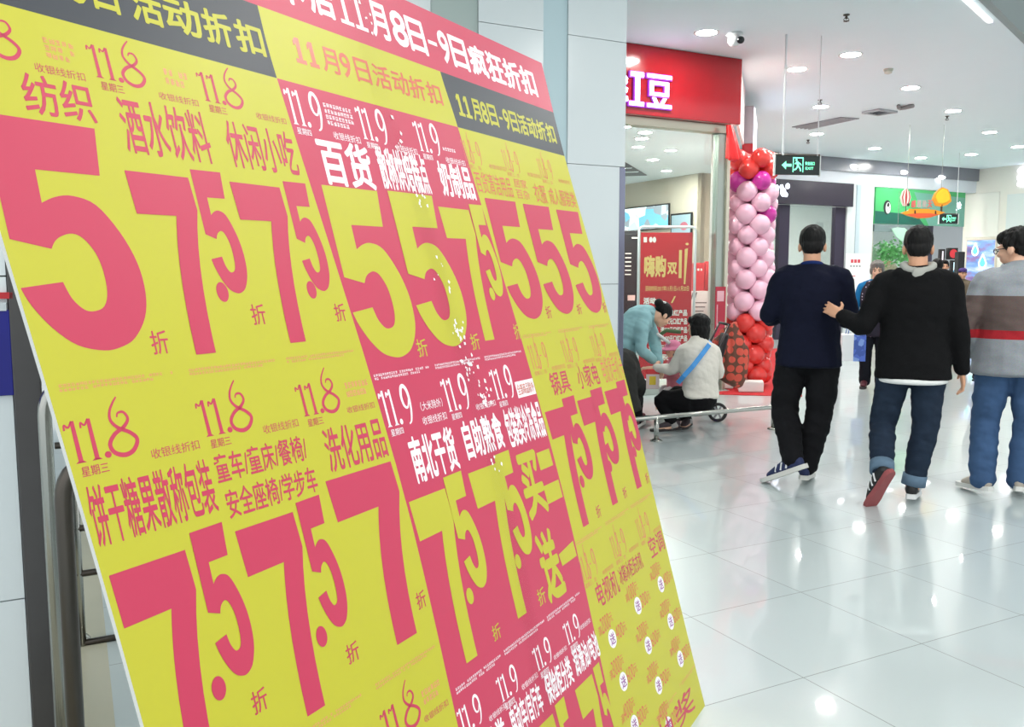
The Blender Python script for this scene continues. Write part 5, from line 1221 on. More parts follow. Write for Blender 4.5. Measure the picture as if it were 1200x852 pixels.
    def hair(s, blobs, m=M_HAIR, name='hair', rough=.004, voxel=.006, smooth=2):
        g = G()
        for c, r, *rx in blobs: g.ell(s.hp(*c), [q * s.k for q in r], s.hr @ Matrix.Rotation(rx[0] if rx else 0, 3, 'X'))
        me = remesh(g, name, voxel, smooth); nrm = [v.normal.copy() for v in me.vertices]
        for v, n in zip(me.vertices, nrm):
            c = (v.co - s.j['head']); v.co += n * rough * (noise.noise(V((c.x * 60, c.y * 60, c.z * 22))) + .4)
        return link_mesh(name, me, m, s.root)
SHORT = [((0, -.020, .046), (.083, .098, .086)), ((0, -.055, -.015), (.070, .056, .062)), ((0, .03, .085), (.062, .055, .036)), ((.066, -.005, .03), (.018, .05, .05)), ((-.066, -.005, .03), (.018, .05, .05))]
def at_floor(x, y): return at_z(x, y)

# ---- man in the navy sweater
def w2f(P, loc, face): return Matrix.Rotation(math.radians(face), 3, 'Z') @ (V(P) - V(loc))
F1 = 17; L1 = at_y(951, 320, 5.95); L1 = V((L1.x, L1.y, 0))
k1 = 1.0
m1 = Fig('person in a navy sweater and black trousers walking away', L1, F1, dict(
    elR=(.255, .05, 1.13), elL=(-.265, .03, 1.14), wrR=(.15, .27, 1.16), wrL=(-.14, .27, 1.16),
    hipL=(-.10, 0, .91), hipR=(.10, 0, .91), knL=(-.145, .07, .52), knR=(.085, .05, .50), anL=(-.075, -.16, .17), toL=(-.235, -.05, .03), anR=(.005, .02, .085), toR=(.035, .20, .03)), H=1.765, pitch=6, bulk=1.13)
NAVY = cloth('navy_knit', (12, 16, 36), .2, 60)
m1.body(M_SKIN, {'R': ((-.6, .8, .1), None, .5), 'L': ((.6, .8, .1), None, .5)}, .008)
hem1 = m1.j['pelvis'] - UP * .145
m1.shirt('sweater', NAVY, .03, hem1, (.078, .066, .05), wide=1.06, wr=.007)
m1.trousers('trousers', cloth('black_trousers', (17, 17, 20), .2), (.104, .09, .072), .93, wr=.010)
G().tube([m1.j['neck'] + m1.rot @ V((.066 * math.cos(a), .066 * math.sin(a), .004 + .018 * -math.sin(a))) for a in [2 * math.pi * q / 20 for q in range(20)]], .014, 8, True).build('collar', cloth('navy_collar', (26, 44, 96), .1), m1.root, smooth=True)
sw_b, so_w = mat('navy_suede', (30, 42, 84), .7), mat('white_rubber', (214, 212, 206), .5)
for sd in 'RL': m1.shoe(sd, sw_b, so_w, accent=mat('white_leather', (220, 220, 220), .5))
m1.hair(SHORT); 

# ---- man in the black hoodie
L2 = at_y(1075, 320, 5.45); L2 = V((L2.x, L2.y, 0)); F2 = 20
hw = at_y(986, 368, 5.62); hd_ = at_y(975, 365, 5.70)
wl_ = w2f(hw, L2, F2); el_ = w2f(at_y(1011, 381, 5.50), L2, F2)
m2 = Fig('person in a black hoodie and cuffed jeans touching the navy sweater', L2, F2, dict(
    shL=(-.185, .0, 1.395), elL=tuple(el_ / 1.0), wrL=tuple(wl_), elR=(.245, -.01, 1.12), wrR=(.285, .06, .86),
    hipL=(-.095, 0, .91), hipR=(.095, 0, .91), knL=(-.155, .07, .50), anL=(-.165, -.22, .21), toL=(-.215, -.16, .02), knR=(.09, .03, .50), anR=(.03, .02, .085), toR=(.06, .2, .03)), H=1.735, pitch=5, bulk=1.08)
m2.body(M_SKIN, {'L': ((hd_ - hw) + V((-.02, .02, .03)), (.15, 1, 0), .22, .25), 'R': (None, None, .5)}, .0055)
BLK = cloth('black_fleece', (11, 11, 13), .2, 60)
def hood(g):
    c = m2.j['neck']; R_ = m2.rot
    for a in range(9):
        t = math.pi * (a / 8); g.ell(c + R_ @ V((.105 * math.cos(t), -.035 - .055 * math.sin(t), -.02 - .05 * math.sin(t))), (.036, .036, .034 + .02 * math.sin(t)), None, 2)
m2.shirt('hoodie', BLK, .03, m2.j['pelvis'] - UP * .155, (.078, .064, .048), wide=1.16, wr=.006, extra=hood)
g = G(); c = m2.j['neck']; R_ = m2.rot
for a in range(-4, 15):
    t = math.pi * (a / 10); g.ell(c + R_ @ V((.083 * math.cos(t), -.02 - .055 * math.sin(t), .024 - .035 * max(0, math.sin(t)))), (.026, .022, .026), None, 2)
g.ell(c + R_ @ V((0, -.095, -.03)), (.045, .02, .04), None, 2)
link_mesh('hood_lining', remesh(g, 'hood_lining', .008, 4), cloth('grey_lining', (166, 166, 160), .06), m2.root)['label'] = 'pale grey hood lining'
g = G(); q = m2.j['pelvis']; g.loft([q - UP * .178, q - UP * .145], [(.205, .150), (.200, .146)], m2.hs, 20, 3, .08); link_mesh('shirt_tail', remesh(g, 'shirt_tail', .01, 3), cloth('white_cotton', (232, 232, 230), .03), m2.root)['label'] = 'white shirt tail under the hoodie'
JEAN = cloth('dark_denim', (32, 44, 60), .25, 25)
m2.trousers('jeans', JEAN, (.102, .082, .066), .86, wr=.009)
for sd in 'RL':
    n_, a_ = m2.j['kn' + sd], m2.j['an' + sd]; q = n_.lerp(a_, .84); dd = (a_ - n_).normalized()
    G().lathe([(.060, -.035), (.072, -.035), (.072, .035), (.060, .035)], q, dd, 20).build('cuff', cloth('pale_denim', (96, 118, 138), .15, 25), m2.root, smooth=True)
m2.shoe('R', mat('black_mesh', (22, 22, 24), .6), mat('white_black_sole', (222, 222, 222), .5), accent=mat('white_leather', (220, 220, 220), .5))
m2.shoe('L', mat('black_mesh', (22, 22, 24), .6), mat('dusty_red_sole', (150, 74, 76), .6), accent=mat('white_leather', (220, 220, 220), .5))
m2.hair(SHORT)

# ---- man in the striped grey sweater at the right edge
L3 = at_y(1193, 320, 5.62); L3 = V((L3.x, L3.y, 0)); F3 = 24
m3 = Fig('person in glasses and a grey sweater with brown and red bands', L3, F3, dict(
    neck=(-.01, -.0, 1.485), head=(-.02, .045, 1.62), elL=(-.29, -.05, 1.13), wrL=(-.215, .10, .93), elR=(.27, .0, 1.13), wrR=(.24, .12, .92),
    knL=(-.135, .04, .50), anL=(-.14, -.02, .085), toL=(-.235, .12, .03), knR=(.11, .03, .5), anR=(.075, -.02, .10), toR=(.09, .16, .03)), H=1.74, yaw=-62, pitch=8, bulk=1.14)
m3.body(M_SKIN2, {'L': ((.5, .6, -.6), None, .5), 'R': ((-.4, .6, -.6), None, .5)}, .0075)
def band_mat():
    m = bpy.data.materials.new('banded_knit'); m.use_nodes = True; nt = m.node_tree; L = nt.links.new; b = nt.nodes['Principled BSDF']; b.inputs['Roughness'].default_value = .9
    tc = nt.nodes.new('ShaderNodeTexCoord'); sp = nt.nodes.new('ShaderNodeSeparateXYZ'); L(tc.outputs['Object'], sp.inputs[0])
    mr = nt.nodes.new('ShaderNodeMapRange'); mr.inputs[1].default_value = .7; mr.inputs[2].default_value = 1.6; L(sp.outputs[2], mr.inputs[0])
    cr = nt.nodes.new('ShaderNodeValToRGB'); cr.color_ramp.interpolation = 'CONSTANT'; e = cr.color_ramp.elements; L(mr.outputs[0], cr.inputs[0])
    f = lambda zz: (zz - .7) / .9
    e[0].position = 0; e[0].color = rgb(142, 146, 152); e[1].position = f(1.032); e[1].color = rgb(168, 26, 38)
    for zz, c in ((1.088, (98, 82, 78)), (1.305, (146, 150, 156))): k = e.new(f(zz)); k.color = rgb(*c)
    nz = nt.nodes.new('ShaderNodeTexNoise'); nz.inputs['Scale'].default_value = 120; L(tc.outputs['Object'], nz.inputs[0])
    mx = nt.nodes.new('ShaderNodeMix'); mx.data_type = 'RGBA'; mx.blend_type = 'OVERLAY'; mx.inputs[0].default_value = .25; L(cr.outputs[0], mx.inputs[6]); L(nz.outputs['Color'], mx.inputs[7]); L(mx.outputs[2], b.inputs['Base Color'])
    return m
m3.shirt('sweater', band_mat(), .05, m3.j['pelvis'] - UP * .15, (.082, .068, .05), wide=1.1, wr=.008)
m3.trousers('jeans', cloth('blue_denim', (62, 88, 124), .4, 9), (.108, .088, .080), .97, wr=.010)
g = G()
for a in range(16):
    t = 2 * math.pi * a / 16; g.ell(m3.j['neck'] + m3.rot @ V((.07 * math.cos(t), .01 + .07 * math.sin(t), .012)), (.022, .022, .026), None, 2)
def check_mat():
    m = mat('checked_cotton', (40, 52, 84), .8); nt = m.node_tree; b = nt.nodes['Principled BSDF']
    ck = nt.nodes.new('ShaderNodeTexChecker'); ck.inputs['Scale'].default_value = 70; ck.inputs[1].default_value = rgb(36, 46, 78); ck.inputs[2].default_value = rgb(206, 212, 222)
    tc = nt.nodes.new('ShaderNodeTexCoord'); nt.links.new(tc.outputs['Object'], ck.inputs[0]); nt.links.new(ck.outputs[0], b.inputs['Base Color']); return m
link_mesh('collar', remesh(g, 'collar', .007, 3), check_mat(), m3.root)
for sd in 'RL': m3.shoe(sd, mat('beige_canvas', (176, 168, 156), .7), mat('navy_white_sole', (216, 216, 212), .5))
m3.hair(SHORT + [((0, .045, .07), (.066, .055, .045)), ((0, -.05, .05), (.085, .07, .08))], rough=.008)
g = G(); hp = m3.hp
for x in (-1, 1): g.tube([hp(x * .033 + .024 * math.cos(t), .108, -.008 + .017 * math.sin(t)) for t in [2 * math.pi * q / 14 for q in range(14)]], .003, 6, True); g.tube([hp(x * .057, .105, -.002), hp(x * .082, .06, .0), hp(x * .084, -.0, -.004)], .003, 6)
g.tube([hp(-.01, .109, -.004), hp(.01, .109, -.004)], .003, 6); g.build('glasses', M_BLACK, m3.root)

# ---- smiling woman in the dotted vest facing us
L4 = at_z(1022, 456); F4 = 180 + 22
m4 = Fig('smiling grey haired person in a dotted dark vest walking towards us, holding a bag', L4, F4, dict(
    elR=(.25, .0, 1.14), wrR=(.26, .12, .96), elL=(-.25, 0, 1.14), wrL=(-.24, .1, .95), toR=(.12, .14, .03), anR=(.1, -.05, .085), knL=(-.1, .06, .5)), H=1.60, pitch=6, bulk=1.12)
m4.body(M_SKIN2, {'R': (None, None, .8), 'L': (None, None, .6)}, .0085); m4.face()
m4.shirt('blouse', cloth('teal_blue_sleeves', (24, 104, 156), .12), .012, None, (.062, .055, .045), wr=.005)
def dots_mat(name, base, dot, sc, rad, rough=.9):
    m = mat(name, base, rough); nt = m.node_tree; L = nt.links.new; b = nt.nodes['Principled BSDF']
    tc = nt.nodes.new('ShaderNodeTexCoord'); vo = nt.nodes.new('ShaderNodeTexVoronoi'); vo.inputs['Scale'].default_value = sc; vo.inputs['Randomness'].default_value = .25
    cr = nt.nodes.new('ShaderNodeValToRGB'); cr.color_ramp.interpolation = 'CONSTANT'; cr.color_ramp.elements[0].color = rgb(*dot); cr.color_ramp.elements[1].position = rad; cr.color_ramp.elements[1].color = rgb(*base)
    L(tc.outputs['Object'], vo.inputs['Vector']); L(vo.outputs['Distance'], cr.inputs[0]); L(cr.outputs[0], b.inputs['Base Color']); return m
g = G(); m4.torso(g, .03, 0, 4, m4.j['pelvis'] - UP * .2, 1.08); link_mesh('vest', remesh(g, 'vest', .011, 4), dots_mat('dotted_vest', (28, 22, 38), (196, 178, 196), 26, .22), m4.root)
m4.trousers('trousers', cloth('dark_trousers', (24, 24, 32), .2), (.1, .08, .075), .98)
for sd in 'RL': m4.shoe(sd, mat('maroon_leather', (92, 40, 48), .5), mat('dark_sole', (40, 34, 34), .6))
m4.hair([((0, -.02, .046), (.085, .098, .088)), ((0, -.05, -.01), (.078, .06, .07)), ((.07, .01, .0), (.018, .045, .06)), ((-.07, .01, .0), (.018, .045, .06)), ((0, .05, .085), (.06, .04, .03))], M_GREYH, rough=.009)
hR = m4.j['wrR'] - UP * .10
bg = thing('carrier_bag', 'white and blue carrier bag held by the person in the dotted vest', 'bag', hR - UP * .42)
bgx = V((-.06, -.12, -.46)); bo_ = hR + V((-.17, -.06, -.42))
G().box(bo_, (.30, 0, 0), (.0, .12, 0), (0, 0, .34), .015).build('bag_body', mat('white_paper_bag', (226, 228, 230), .5), bg)
G().box(bo_ + V((.15, -.006, .0)), (.15, 0, 0), (0, .006, 0), (0, 0, .34)).build('blue_side', picture('blue_bag_print', [(50, 80, 160), (120, 150, 210), (70, 100, 190)], 22), bg)
for y in (0.02, .1): G().tube([bo_ + V((.08, y, .33)), bo_ + V((.10, y, .42)), bo_ + V((.2, y, .42)), bo_ + V((.22, y, .33))], .006, 8).build('handle', mat('blue_cord', (60, 90, 170), .6), bg)

# ---- far people
L5 = at_y(1106, 320, 17.0); L5 = V((L5.x, L5.y, 0))
m5 = Fig('far person in a dark jacket coming towards us, seen over the black hoodie shoulder', L5, 195, None, H=1.70, bulk=1.1)
m5.body(M_SKIN, None, .012); m5.face(); m5.shirt('jacket', cloth('dark_slate_jacket', (40, 46, 58), .2), .03, m5.j['pelvis'] - UP * .17, wr=.006, voxel=.014); m5.trousers('trousers', cloth('dark_trousers', (24, 24, 32), .2), voxel=.014)
for sd in 'RL': m5.shoe(sd, M_BLACK, M_BLACK)
m5.hair(SHORT)
L6 = at_y(1128, 320, 17.6); L6 = V((L6.x, L6.y, 0))
m6 = Fig('far person in an olive jacket and purple cap with a bright bag', L6, 190, dict(elR=(.25, .05, 1.1), wrR=(.16, .22, .95)), H=1.55, bulk=1.15)
m6.body(M_SKIN, None, .012); m6.face(); m6.shirt('jacket', cloth('olive_brown_jacket', (112, 100, 84), .15), .035, m6.j['pelvis'] - UP * .2, wr=.008, voxel=.014); m6.trousers('trousers', cloth('dark_trousers', (24, 24, 32), .2), voxel=.014)
for sd in 'RL': m6.shoe(sd, M_BLACK, M_BLACK)
m6.hair(SHORT[:2]); m6.hair([((0, -.01, .07), (.088, .10, .06)), ((0, .07, .045), (.06, .05, .014))], cloth('purple_cap', (78, 60, 120), .1), 'cap', .002)
q = m6.j['wrR'] - UP * .12
tb = thing('tote_bag', 'bright green and orange bag carried by the far person in the olive jacket', 'bag', q - UP * .34)
g = G().loft([q + V((0, -.02, -.30)), q + V((0, -.02, -.16)), q + V((0, -.02, -.05))], [(.14, .06), (.17, .09), (.12, .03)], V((1, 0, 0)), 16)
link_mesh('bag_body', remesh(g, 'bag_body', .012, 3), picture('bright_bag_print', [(90, 180, 90), (224, 110, 60), (60, 150, 110), (230, 226, 214)], 7.0), tb)
G().tube([q + V((-.08, -.02, -.03)), q + V((0, -.02, .08)), q + V((.08, -.02, -.03))], .009, 8).build('handle', mat('white_strap', (220, 220, 214), .6), tb)
L7 = at_y(1098, 320, 13.0); L7 = V((L7.x, L7.y, 0))
m7 = Fig('far person with black hair walking away just behind the black hoodie', L7, 25, None, H=1.66)
m7.body(M_SKIN, None, .012); m7.shirt('jacket', cloth('charcoal_jacket', (34, 34, 40), .2), .03, m7.j['pelvis'] - UP * .17, voxel=.014); m7.trousers('trousers', cloth('dark_trousers', (24, 24, 32), .2), voxel=.014)
for sd in 'RL': m7.shoe(sd, M_BLACK, M_BLACK)
m7.hair(SHORT)
L8 = at_y(1158, 320, 11.5); L8 = V((L8.x, L8.y, 0))
m8 = Fig('far dark haired person in front of the advert screen, mostly hidden by the grey sweater', L8, 60, None, H=1.36, yaw=10)
m8.body(M_SKIN, None, .012); m8.shirt('jacket', cloth('charcoal_jacket', (34, 34, 40), .2), .03, m8.j['pelvis'] - UP * .17, voxel=.014); m8.trousers('trousers', cloth('dark_trousers', (24, 24, 32), .2), voxel=.014)
for sd in 'RL': m8.shoe(sd, M_BLACK, M_BLACK)
m8.hair(SHORT)

# ---- woman in cream on the low rail, seen from behind, turned to the left
L9 = at_z(820, 505) ; YS = L9.y
seat = at_y(818, 478, YS)
L9 = V((seat.x, YS + .02, 0)); SZ = rz + .11
f9 = 330          # heading: away and to the left
def loc9(x, y, d=0.0): return w2f(at_y(x, y, YS + d), L9, f9)
K9 = 1.60 / 1.75
def J9(x, y, d=0.0): return tuple(loc9(x, y, d) / K9)
m9 = Fig('person in a cream sweater with blue strap sitting on the rail', L9, f9, dict(
    pelvis=J9(820, 467), waist=J9(821, 448), chest=J9(819, 425), top=J9(818, 407), neck=J9(817, 398, .02), head=J9(818, 383, .05),
    shR=J9(836, 412, .12), shL=J9(802, 412, -.03), elL=J9(788, 433, .02), wrL=J9(768, 431, .12), elR=J9(842, 438, .25), wrR=J9(815, 440, .38),
    hipR=J9(828, 470, .09), hipL=J9(812, 470, -.04), knL=J9(776, 468, .05), knR=J9(790, 462, .28), anL=J9(789, 498, .0), anR=J9(806, 494, .22), toL=J9(768, 504, -.02), toR=J9(800, 502, .10)), H=1.60, yaw=-25, pitch=4, bulk=1.12)
m9.body(M_SKIN2, {'L': ((-1, .35, -.05), (0, .2, -1), .35), 'R': ((-1, .3, 0), None, .5)}, .007)
m9.shirt('sweater', cloth('cream_knit', (226, 220, 210), .06, 50), .035, m9.j['pelvis'] + UP * .02, (.074, .062, .045), wide=1.1, wr=.008)
m9.trousers('trousers', cloth('black_leggings', (16, 15, 18), .2), (.132, .088, .055), .9, wr=.006, grow=.035)
for sd in 'RL':
    m9.shoe(sd, mat('dark_grey_slip_on', (62, 52, 56), .8), mat('dark_sole', (40, 34, 34), .6), size=.92)
    a_ = m9.j['an' + sd]; n_ = m9.j['kn' + sd]; G().tube([a_ - (n_ - a_).normalized() * .03, a_ + (n_ - a_).normalized() * .09], [.044, .043], 14).build('sock', cloth('grey_sock', (172, 168, 166), .08), m9.root, smooth=True)
m9.hair([((0, -.022, .045), (.092, .104, .09)), ((0, -.04, -.03), (.092, .078, .10)), ((0, -.045, -.10), (.082, .06, .065)), ((.062, .015, -.03), (.028, .05, .085)), ((-.07, .0, -.03), (.025, .05, .085)), ((0, .055, .07), (.07, .04, .04))], rough=.006)
bm_ = m9.j
pA, pB = at_y(833, 402, YS - .02), at_y(795, 447, YS - .16); mid_ = at_y(815, 425, YS - .165)
g = G(); st = [at_y(833, 400, YS + .04), at_y(831, 404, YS - .09), at_y(822, 416, YS - .19), at_y(812, 429, YS - .225), at_y(801, 441, YS - .225), at_y(794, 449, YS - .17)]
vs_ = []
for i, q in enumerate(st):
    t = (st[min(i + 1, 5)] - st[max(i - 1, 0)]).normalized(); n_ = V((.0, -1, .15)); wv = t.cross(n_).normalized() * .021
    vs_.append((q - wv, q + wv))
for (a, b), (c, d) in zip(vs_, vs_[1:]): g.prism([a, b, d, c], V((0, -.006, 0)))
g.build('shoulder_strap', mat('sky_blue_strap', (70, 150, 220), .6), m9.root)['label'] = 'sky blue shoulder strap'

# ---- woman in the teal jacket bending down
YT = 8.4
L10 = at_y(742, 320, YT); L10 = V((L10.x, L10.y, 0)); f10 = 75; K10 = 1.62 / 1.75
def J10(x, y, d=0.0): return tuple(w2f(at_y(x, y, YT + d), L10, f10) / K10)
m10 = Fig('person in a pale teal jacket with tied black hair bending down over the child', L10, f10, dict(
    pelvis=J10(727, 412, .05), waist=J10(733, 396), chest=J10(745, 379), top=J10(757, 370), neck=J10(764, 368), head=J10(776, 369, -.02),
    shR=J10(752, 380, -.17), shL=J10(757, 372, .15), elR=J10(751, 408, -.2), wrR=J10(766, 424, -.1), elL=J10(768, 402, .22), wrL=J10(772, 426, .1),
    hipR=J10(730, 417, -.07), hipL=J10(730, 417, .1), knR=J10(748, 452, -.07), knL=J10(750, 452, .14), anR=J10(735, 488, -.05), anL=J10(737, 486, .15), toR=J10(756, 491, -.06), toL=J10(757, 489, .15)), H=1.62, yaw=-8, pitch=48, bulk=1.1)
m10.body(M_SKIN2, {'R': ((.6, .1, -.6), (0, .6, -.6), .45), 'L': ((.2, -.2, -.9), (-.6, -.6, 0), .45)}, .0065); m10.face()
m10.shirt('jacket', cloth('pale_teal_jacket', (148, 190, 196), .12, 20), .04, m10.j['pelvis'] + (m10.j['pelvis'] - m10.j['waist']) * .5, (.078, .066, .048), .94, wide=1.08, wr=.012)
g = G()
for a in range(10):
    t = math.pi * a / 9; g.ell(m10.j['neck'] + m10.rot @ V((.075 * math.cos(t), -.03 - .035 * math.sin(t), .02)), (.03, .03, .026), None, 2)
link_mesh('collar', remesh(g, 'collar', .009, 3), cloth('pale_teal_collar', (160, 194, 198), .08), m10.root)
m10.trousers('trousers', cloth('dark_grey_trousers', (44, 44, 48), .2))
for sd in 'RL': m10.shoe(sd, mat('maroon_leather', (92, 40, 48), .5), mat('dark_sole', (40, 34, 34), .6), size=.92)
m10.hair([((0, -.022, .045), (.084, .10, .088)), ((0, -.08, .04), (.05, .045, .05)), ((0, -.125, .05), (.042, .04, .044)), ((.062, -.005, .01), (.02, .05, .05)), ((-.062, -.005, .01), (.02, .05, .05))], rough=.003)
G().ell(m10.hp(.03, -.095, .085), (.035, .012, .014), m10.hr, 2).build('hair_clip', mat('white_clip', (236, 236, 236), .4), m10.root, smooth=True)

# ---- person in the dark coat on the rail, half hidden by the board
YQ = 7.68
L11 = at_y(728, 320, YQ); L11 = V((L11.x, L11.y, 0)); f11 = 20; K11 = 1.68 / 1.75
def J11(x, y, d=0.0): return tuple(w2f(at_y(x, y, YQ + d), L11, f11) / K11)
m11 = Fig('person in a dark olive coat sitting on the rail, half hidden behind the sale board', L11, f11, dict(
    pelvis=J11(722, 474), waist=J11(719, 455), chest=J11(717, 433, .03), top=J11(715, 417, .07), neck=J11(713, 408, .1), head=J11(711, 395, .14),
    shR=J11(735, 421, .08), shL=J11(693, 421, .02), elR=J11(747, 449, .1), wrR=J11(745, 466, .32), elL=J11(682, 448, .1), wrL=J11(694, 462, .3),
    hipR=J11(734, 474, .03), hipL=J11(712, 474, .0), knR=J11(744, 462, .42), knL=J11(706, 462, .42), anR=J11(746, 494, .36), anL=J11(708, 494, .36), toR=J11(752, 494, .56), toL=J11(706, 494, .56)), H=1.68, bulk=1.15)
m11.body(M_SKIN, None, .009)
m11.shirt('coat', cloth('dark_olive_coat', (46, 46, 44), .2, 20), .045, m11.j['pelvis'] - UP * .07, (.09, .074, .055), wide=1.1, wr=.008)
m11.trousers('trousers', cloth('black_leggings', (16, 15, 18), .2), (.11, .08, .06))
for sd in 'RL': m11.shoe(sd, mat('maroon_leather', (92, 40, 48), .5), mat('white_rubber', (214, 212, 206), .5))
m11.hair(SHORT)

# ---- stroller, child and cover
YR = 8.75
def sp_(x, y, d=0.0): return at_y(x, y, YR + d)
wc = at_z(841, 494.5); YR = wc.y
stz = thing('stroller', 'dark baby stroller with a grey spoked wheel behind the person in cream', 'stroller', V((sp_(815, 400).x, YR + .2, 0)))
wr_ = .095
m_tyre = mat('tyre_rubber', (30, 28, 30), .6); m_rim = mat('grey_plastic_rim', (150, 150, 154), .4); m_fr = mat('stroller_frame_metal', (70, 60, 62), .35, metal=.5); m_fab = mat('dark_stroller_fabric', (44, 38, 42), .8)
xw = sp_(841, 480).x; xf = sp_(793, 480).x
for x in (xw, xf):
    for d in (0, .46):
        c = V((x, YR + d, wr_ + .001)); g = G().lathe([(wr_ - .028, -.016), (wr_ - .006, -.018), (wr_, -.008), (wr_, .008), (wr_ - .006, .018), (wr_ - .028, .016), (wr_ - .028, -.016)], c, V((0, 1, 0)), 28, False)
        wobj = g.build('wheel', m_tyre, stz, smooth=True)
        g = G().lathe([(0, -.02), (.02, -.02), (.02, .02), (0, .02)], c, V((0, 1, 0)), 14)
        for k in range(6): a = k * math.pi / 3; g.box(c + V((-.008 * math.sin(a), -.012, .008 * math.cos(a))), V((math.cos(a), 0, math.sin(a))) * (wr_ - .024), V((math.sin(a), 0, -math.cos(a))) * .016, V((0, .024, 0)))
        g.build('rim', m_rim, wobj)
for d in (0.03, .43):
    G().tube([V((xf, YR + d, wr_)), V((xf + .12, YR + d, .30)), V((xw - .05, YR + d, .62)), V((xw + .10, YR + d, .95))], .011, 10).build('side_bar', m_fr, stz, smooth=True)
    G().tube([V((xw, YR + d, wr_)), V((xw - .05, YR + d, .35)), V((xf + .12, YR + d, .62)), V((xf - .04, YR + d, .66))], .011, 10).build('side_bar', m_fr, stz, smooth=True)
G().tube([V((xw + .10, YR + .03, .95)), V((xw + .10, YR + .43, .95))], .013, 10).build('handle', m_fab, stz, smooth=True)
g = G(); g.loft([V((xf + .06, YR + .23, .34)), V((xf + .25, YR + .23, .33)), V((xf + .36, YR + .23, .36))], [(.17, .03)] * 3, V((0, 1, 0)), 14); g.loft([V((xf + .36, YR + .23, .36)), V((xf + .44, YR + .23, .6)), V((xf + .50, YR + .23, .84))], [(.17, .03)] * 3, V((0, 1, 0)), 14)
link_mesh('seat', remesh(g, 'seat', .012, 3), m_fab, stz)
g = G().tube([V((sp_(775, 424).x, YR + .10, sp_(775, 424).z)), V((sp_(772, 408).x, YR + .1, sp_(772, 408).z)), V((sp_(774, 394).x, YR + .1, sp_(774, 394).z)), V((sp_(783, 388).x, YR + .1, sp_(783, 388).z)), V((sp_(800, 390).x, YR + .1, sp_(800, 390).z))], .02, 10); g.build('canopy_bow', mat('olive_green_trim', (70, 96, 60), .6), stz, smooth=True)
G().tube([V((sp_(765, 385).x, YR + .06, sp_(765, 387).z)), V((sp_(786, 401).x, YR + .06, sp_(786, 403).z))], .017, 10).build('grab_bar', mat('pale_grab_bar', (220, 220, 222), .4), stz, smooth=True)
G().box(V((xf + .02, YR + .06, .155)), (.2, 0, 0), (0, .34, 0), (0, 0, .03), .008).build('foot_rest', m_fab, stz)
# child
LC = V((sp_(794, 400).x, YR + .23, 0)); KC_ = .80 / 1.75
def JC(x, y, d=0.0): q = sp_(x, y); return tuple(w2f(V((q.x, YR + .20 + d, q.z)), LC, 250) / KC_)
ch = Fig('small child in a pink sun hat and pink clothes sitting in the stroller', LC, 250, dict(
    pelvis=JC(800, 455), waist=JC(799, 446), chest=JC(797, 436), top=JC(795, 427), neck=JC(794, 422), head=JC(792, 411, -.02),
    shR=JC(795, 430, .09), shL=JC(795, 430, -.09), elR=JC(788, 438, .12), elL=JC(788, 439, -.11), wrR=JC(779, 440, .09), wrL=JC(779, 441, -.09),
    hipR=JC(799, 458, .06), hipL=JC(799, 458, -.06), knR=JC(783, 461, .07), knL=JC(783, 462, -.07), anR=JC(784, 480, .06), anL=JC(790, 482, -.06), toR=JC(775, 484, .06), toL=JC(781, 486, -.06)), H=.80, bulk=1.3)
ch.k *= 1.5
ch.body(M_SKIN2, None, .006); ch.face()
ch.shirt('jacket', cloth('rose_pink_jacket', (214, 126, 140), .1), .03, None, (.07, .062, .05), voxel=.008, wr=.004)
ch.trousers('trousers', cloth('pale_grey_pink_trousers', (206, 196, 198), .1), (.08, .066, .055), .95, voxel=.008, wr=.003)
for sd in 'RL': ch.shoe(sd, mat('pink_shoe', (208, 120, 140), .6), mat('white_rubber', (214, 212, 206), .5), size=.42)
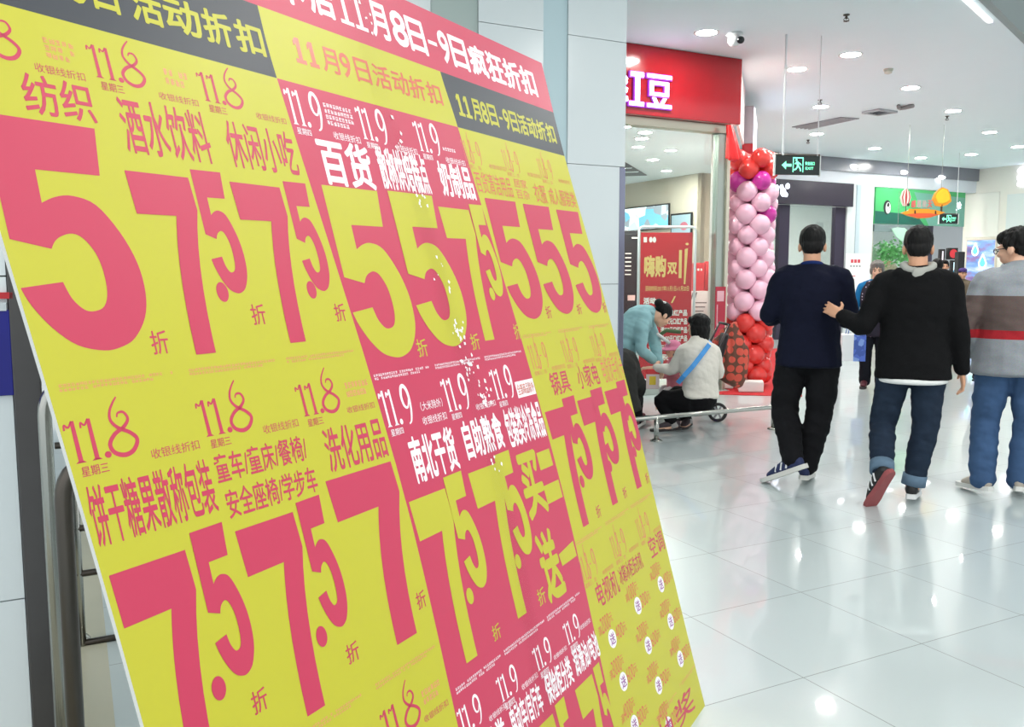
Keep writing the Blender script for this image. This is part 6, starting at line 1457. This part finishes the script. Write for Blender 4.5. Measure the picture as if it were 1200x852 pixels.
g = G(); g.ell(ch.hp(0, -.01, .05), [.105 * ch.k, .118 * ch.k, .088 * ch.k], ch.hr); g.lathe([(.0, -.012), (.125 * ch.k, -.02), (.168 * ch.k, -.034), (.166 * ch.k, -.022), (.11 * ch.k, .0), (0, .004)], ch.hp(0, 0, .045), ch.hr @ V((0, .12, 1)), 28)
link_mesh('sun_hat', remesh(g, 'sun_hat', .007, 3), cloth('pink_hat_cotton', (214, 130, 160), .06), ch.root)
# polka dot cover heaped on the stroller handle
g = G()
cvp = [(863, 379, .02, .015), (858, 390, .10, .05), (855, 404, .165, .09), (855, 418, .185, .11), (858, 432, .16, .10), (863, 444, .11, .07), (866, 452, .045, .03)]
yC = YR + .30
g.loft([V((at_y(x, y, yC).x, yC, at_y(x, y, yC).z)) for x, y, a, b in cvp], [(a * 1.08, b) for x, y, a, b in cvp], V((1, 0, .25)), 20)
g.loft([at_y(838, 416, yC), at_y(847, 413, yC), at_y(856, 410, yC)], [(.045, .04), (.13, .07), (.15, .08)], V((.3, 0, 1)), 14)
me = remesh(g, 'cover', .009, 4); cc_ = at_y(855, 415, yC)
for v in me.vertices:
    c = v.co - cc_; a = math.atan2(c.x, c.z + .35); v.co += v.normal * .010 * math.sin(a * 34) * max(0, min(1, (c.z + .1) * 4))
o = link_mesh('polka_dot_cover', me, dots_mat('polka_dot_fabric', (104, 62, 46), (216, 84, 66), 11.5, .50, .7), loc=at_y(862, 452, yC)); tag(o, 'bulging brown cloth with red polka dots hung over the stroller handle', 'cover')
# small gift box held between them
gx = at_y(757, 456, 8.1)
gb_ = thing('gift_box', 'small red and white box with a yellow mark beside the child', 'box', gx)
gz1 = at_y(757, 433, 8.1).z
G().box(gx, (.12, 0, 0), (.02, .10, 0), UP * (gz1 - gx.z), .004).build('carton', mat('red_white_carton', (216, 196, 194), .45), gb_)
G().box(gx + UP * (gz1 - gx.z - .045) - V((.002, .003, 0)), (.124, 0, 0), (.02, .104, 0), UP * .047, .004).build('lid', mat('red_carton_lid', (206, 50, 54), .45), gb_)
p = Print(gx + V((.02, -.002, .04)), V((1, 0, 0)), UP, V((0, -1, 0))); p.rect(.01, 0, .07, .08); p.build('label_print', mat('yellow_mark', (220, 190, 50), .5), gb_)
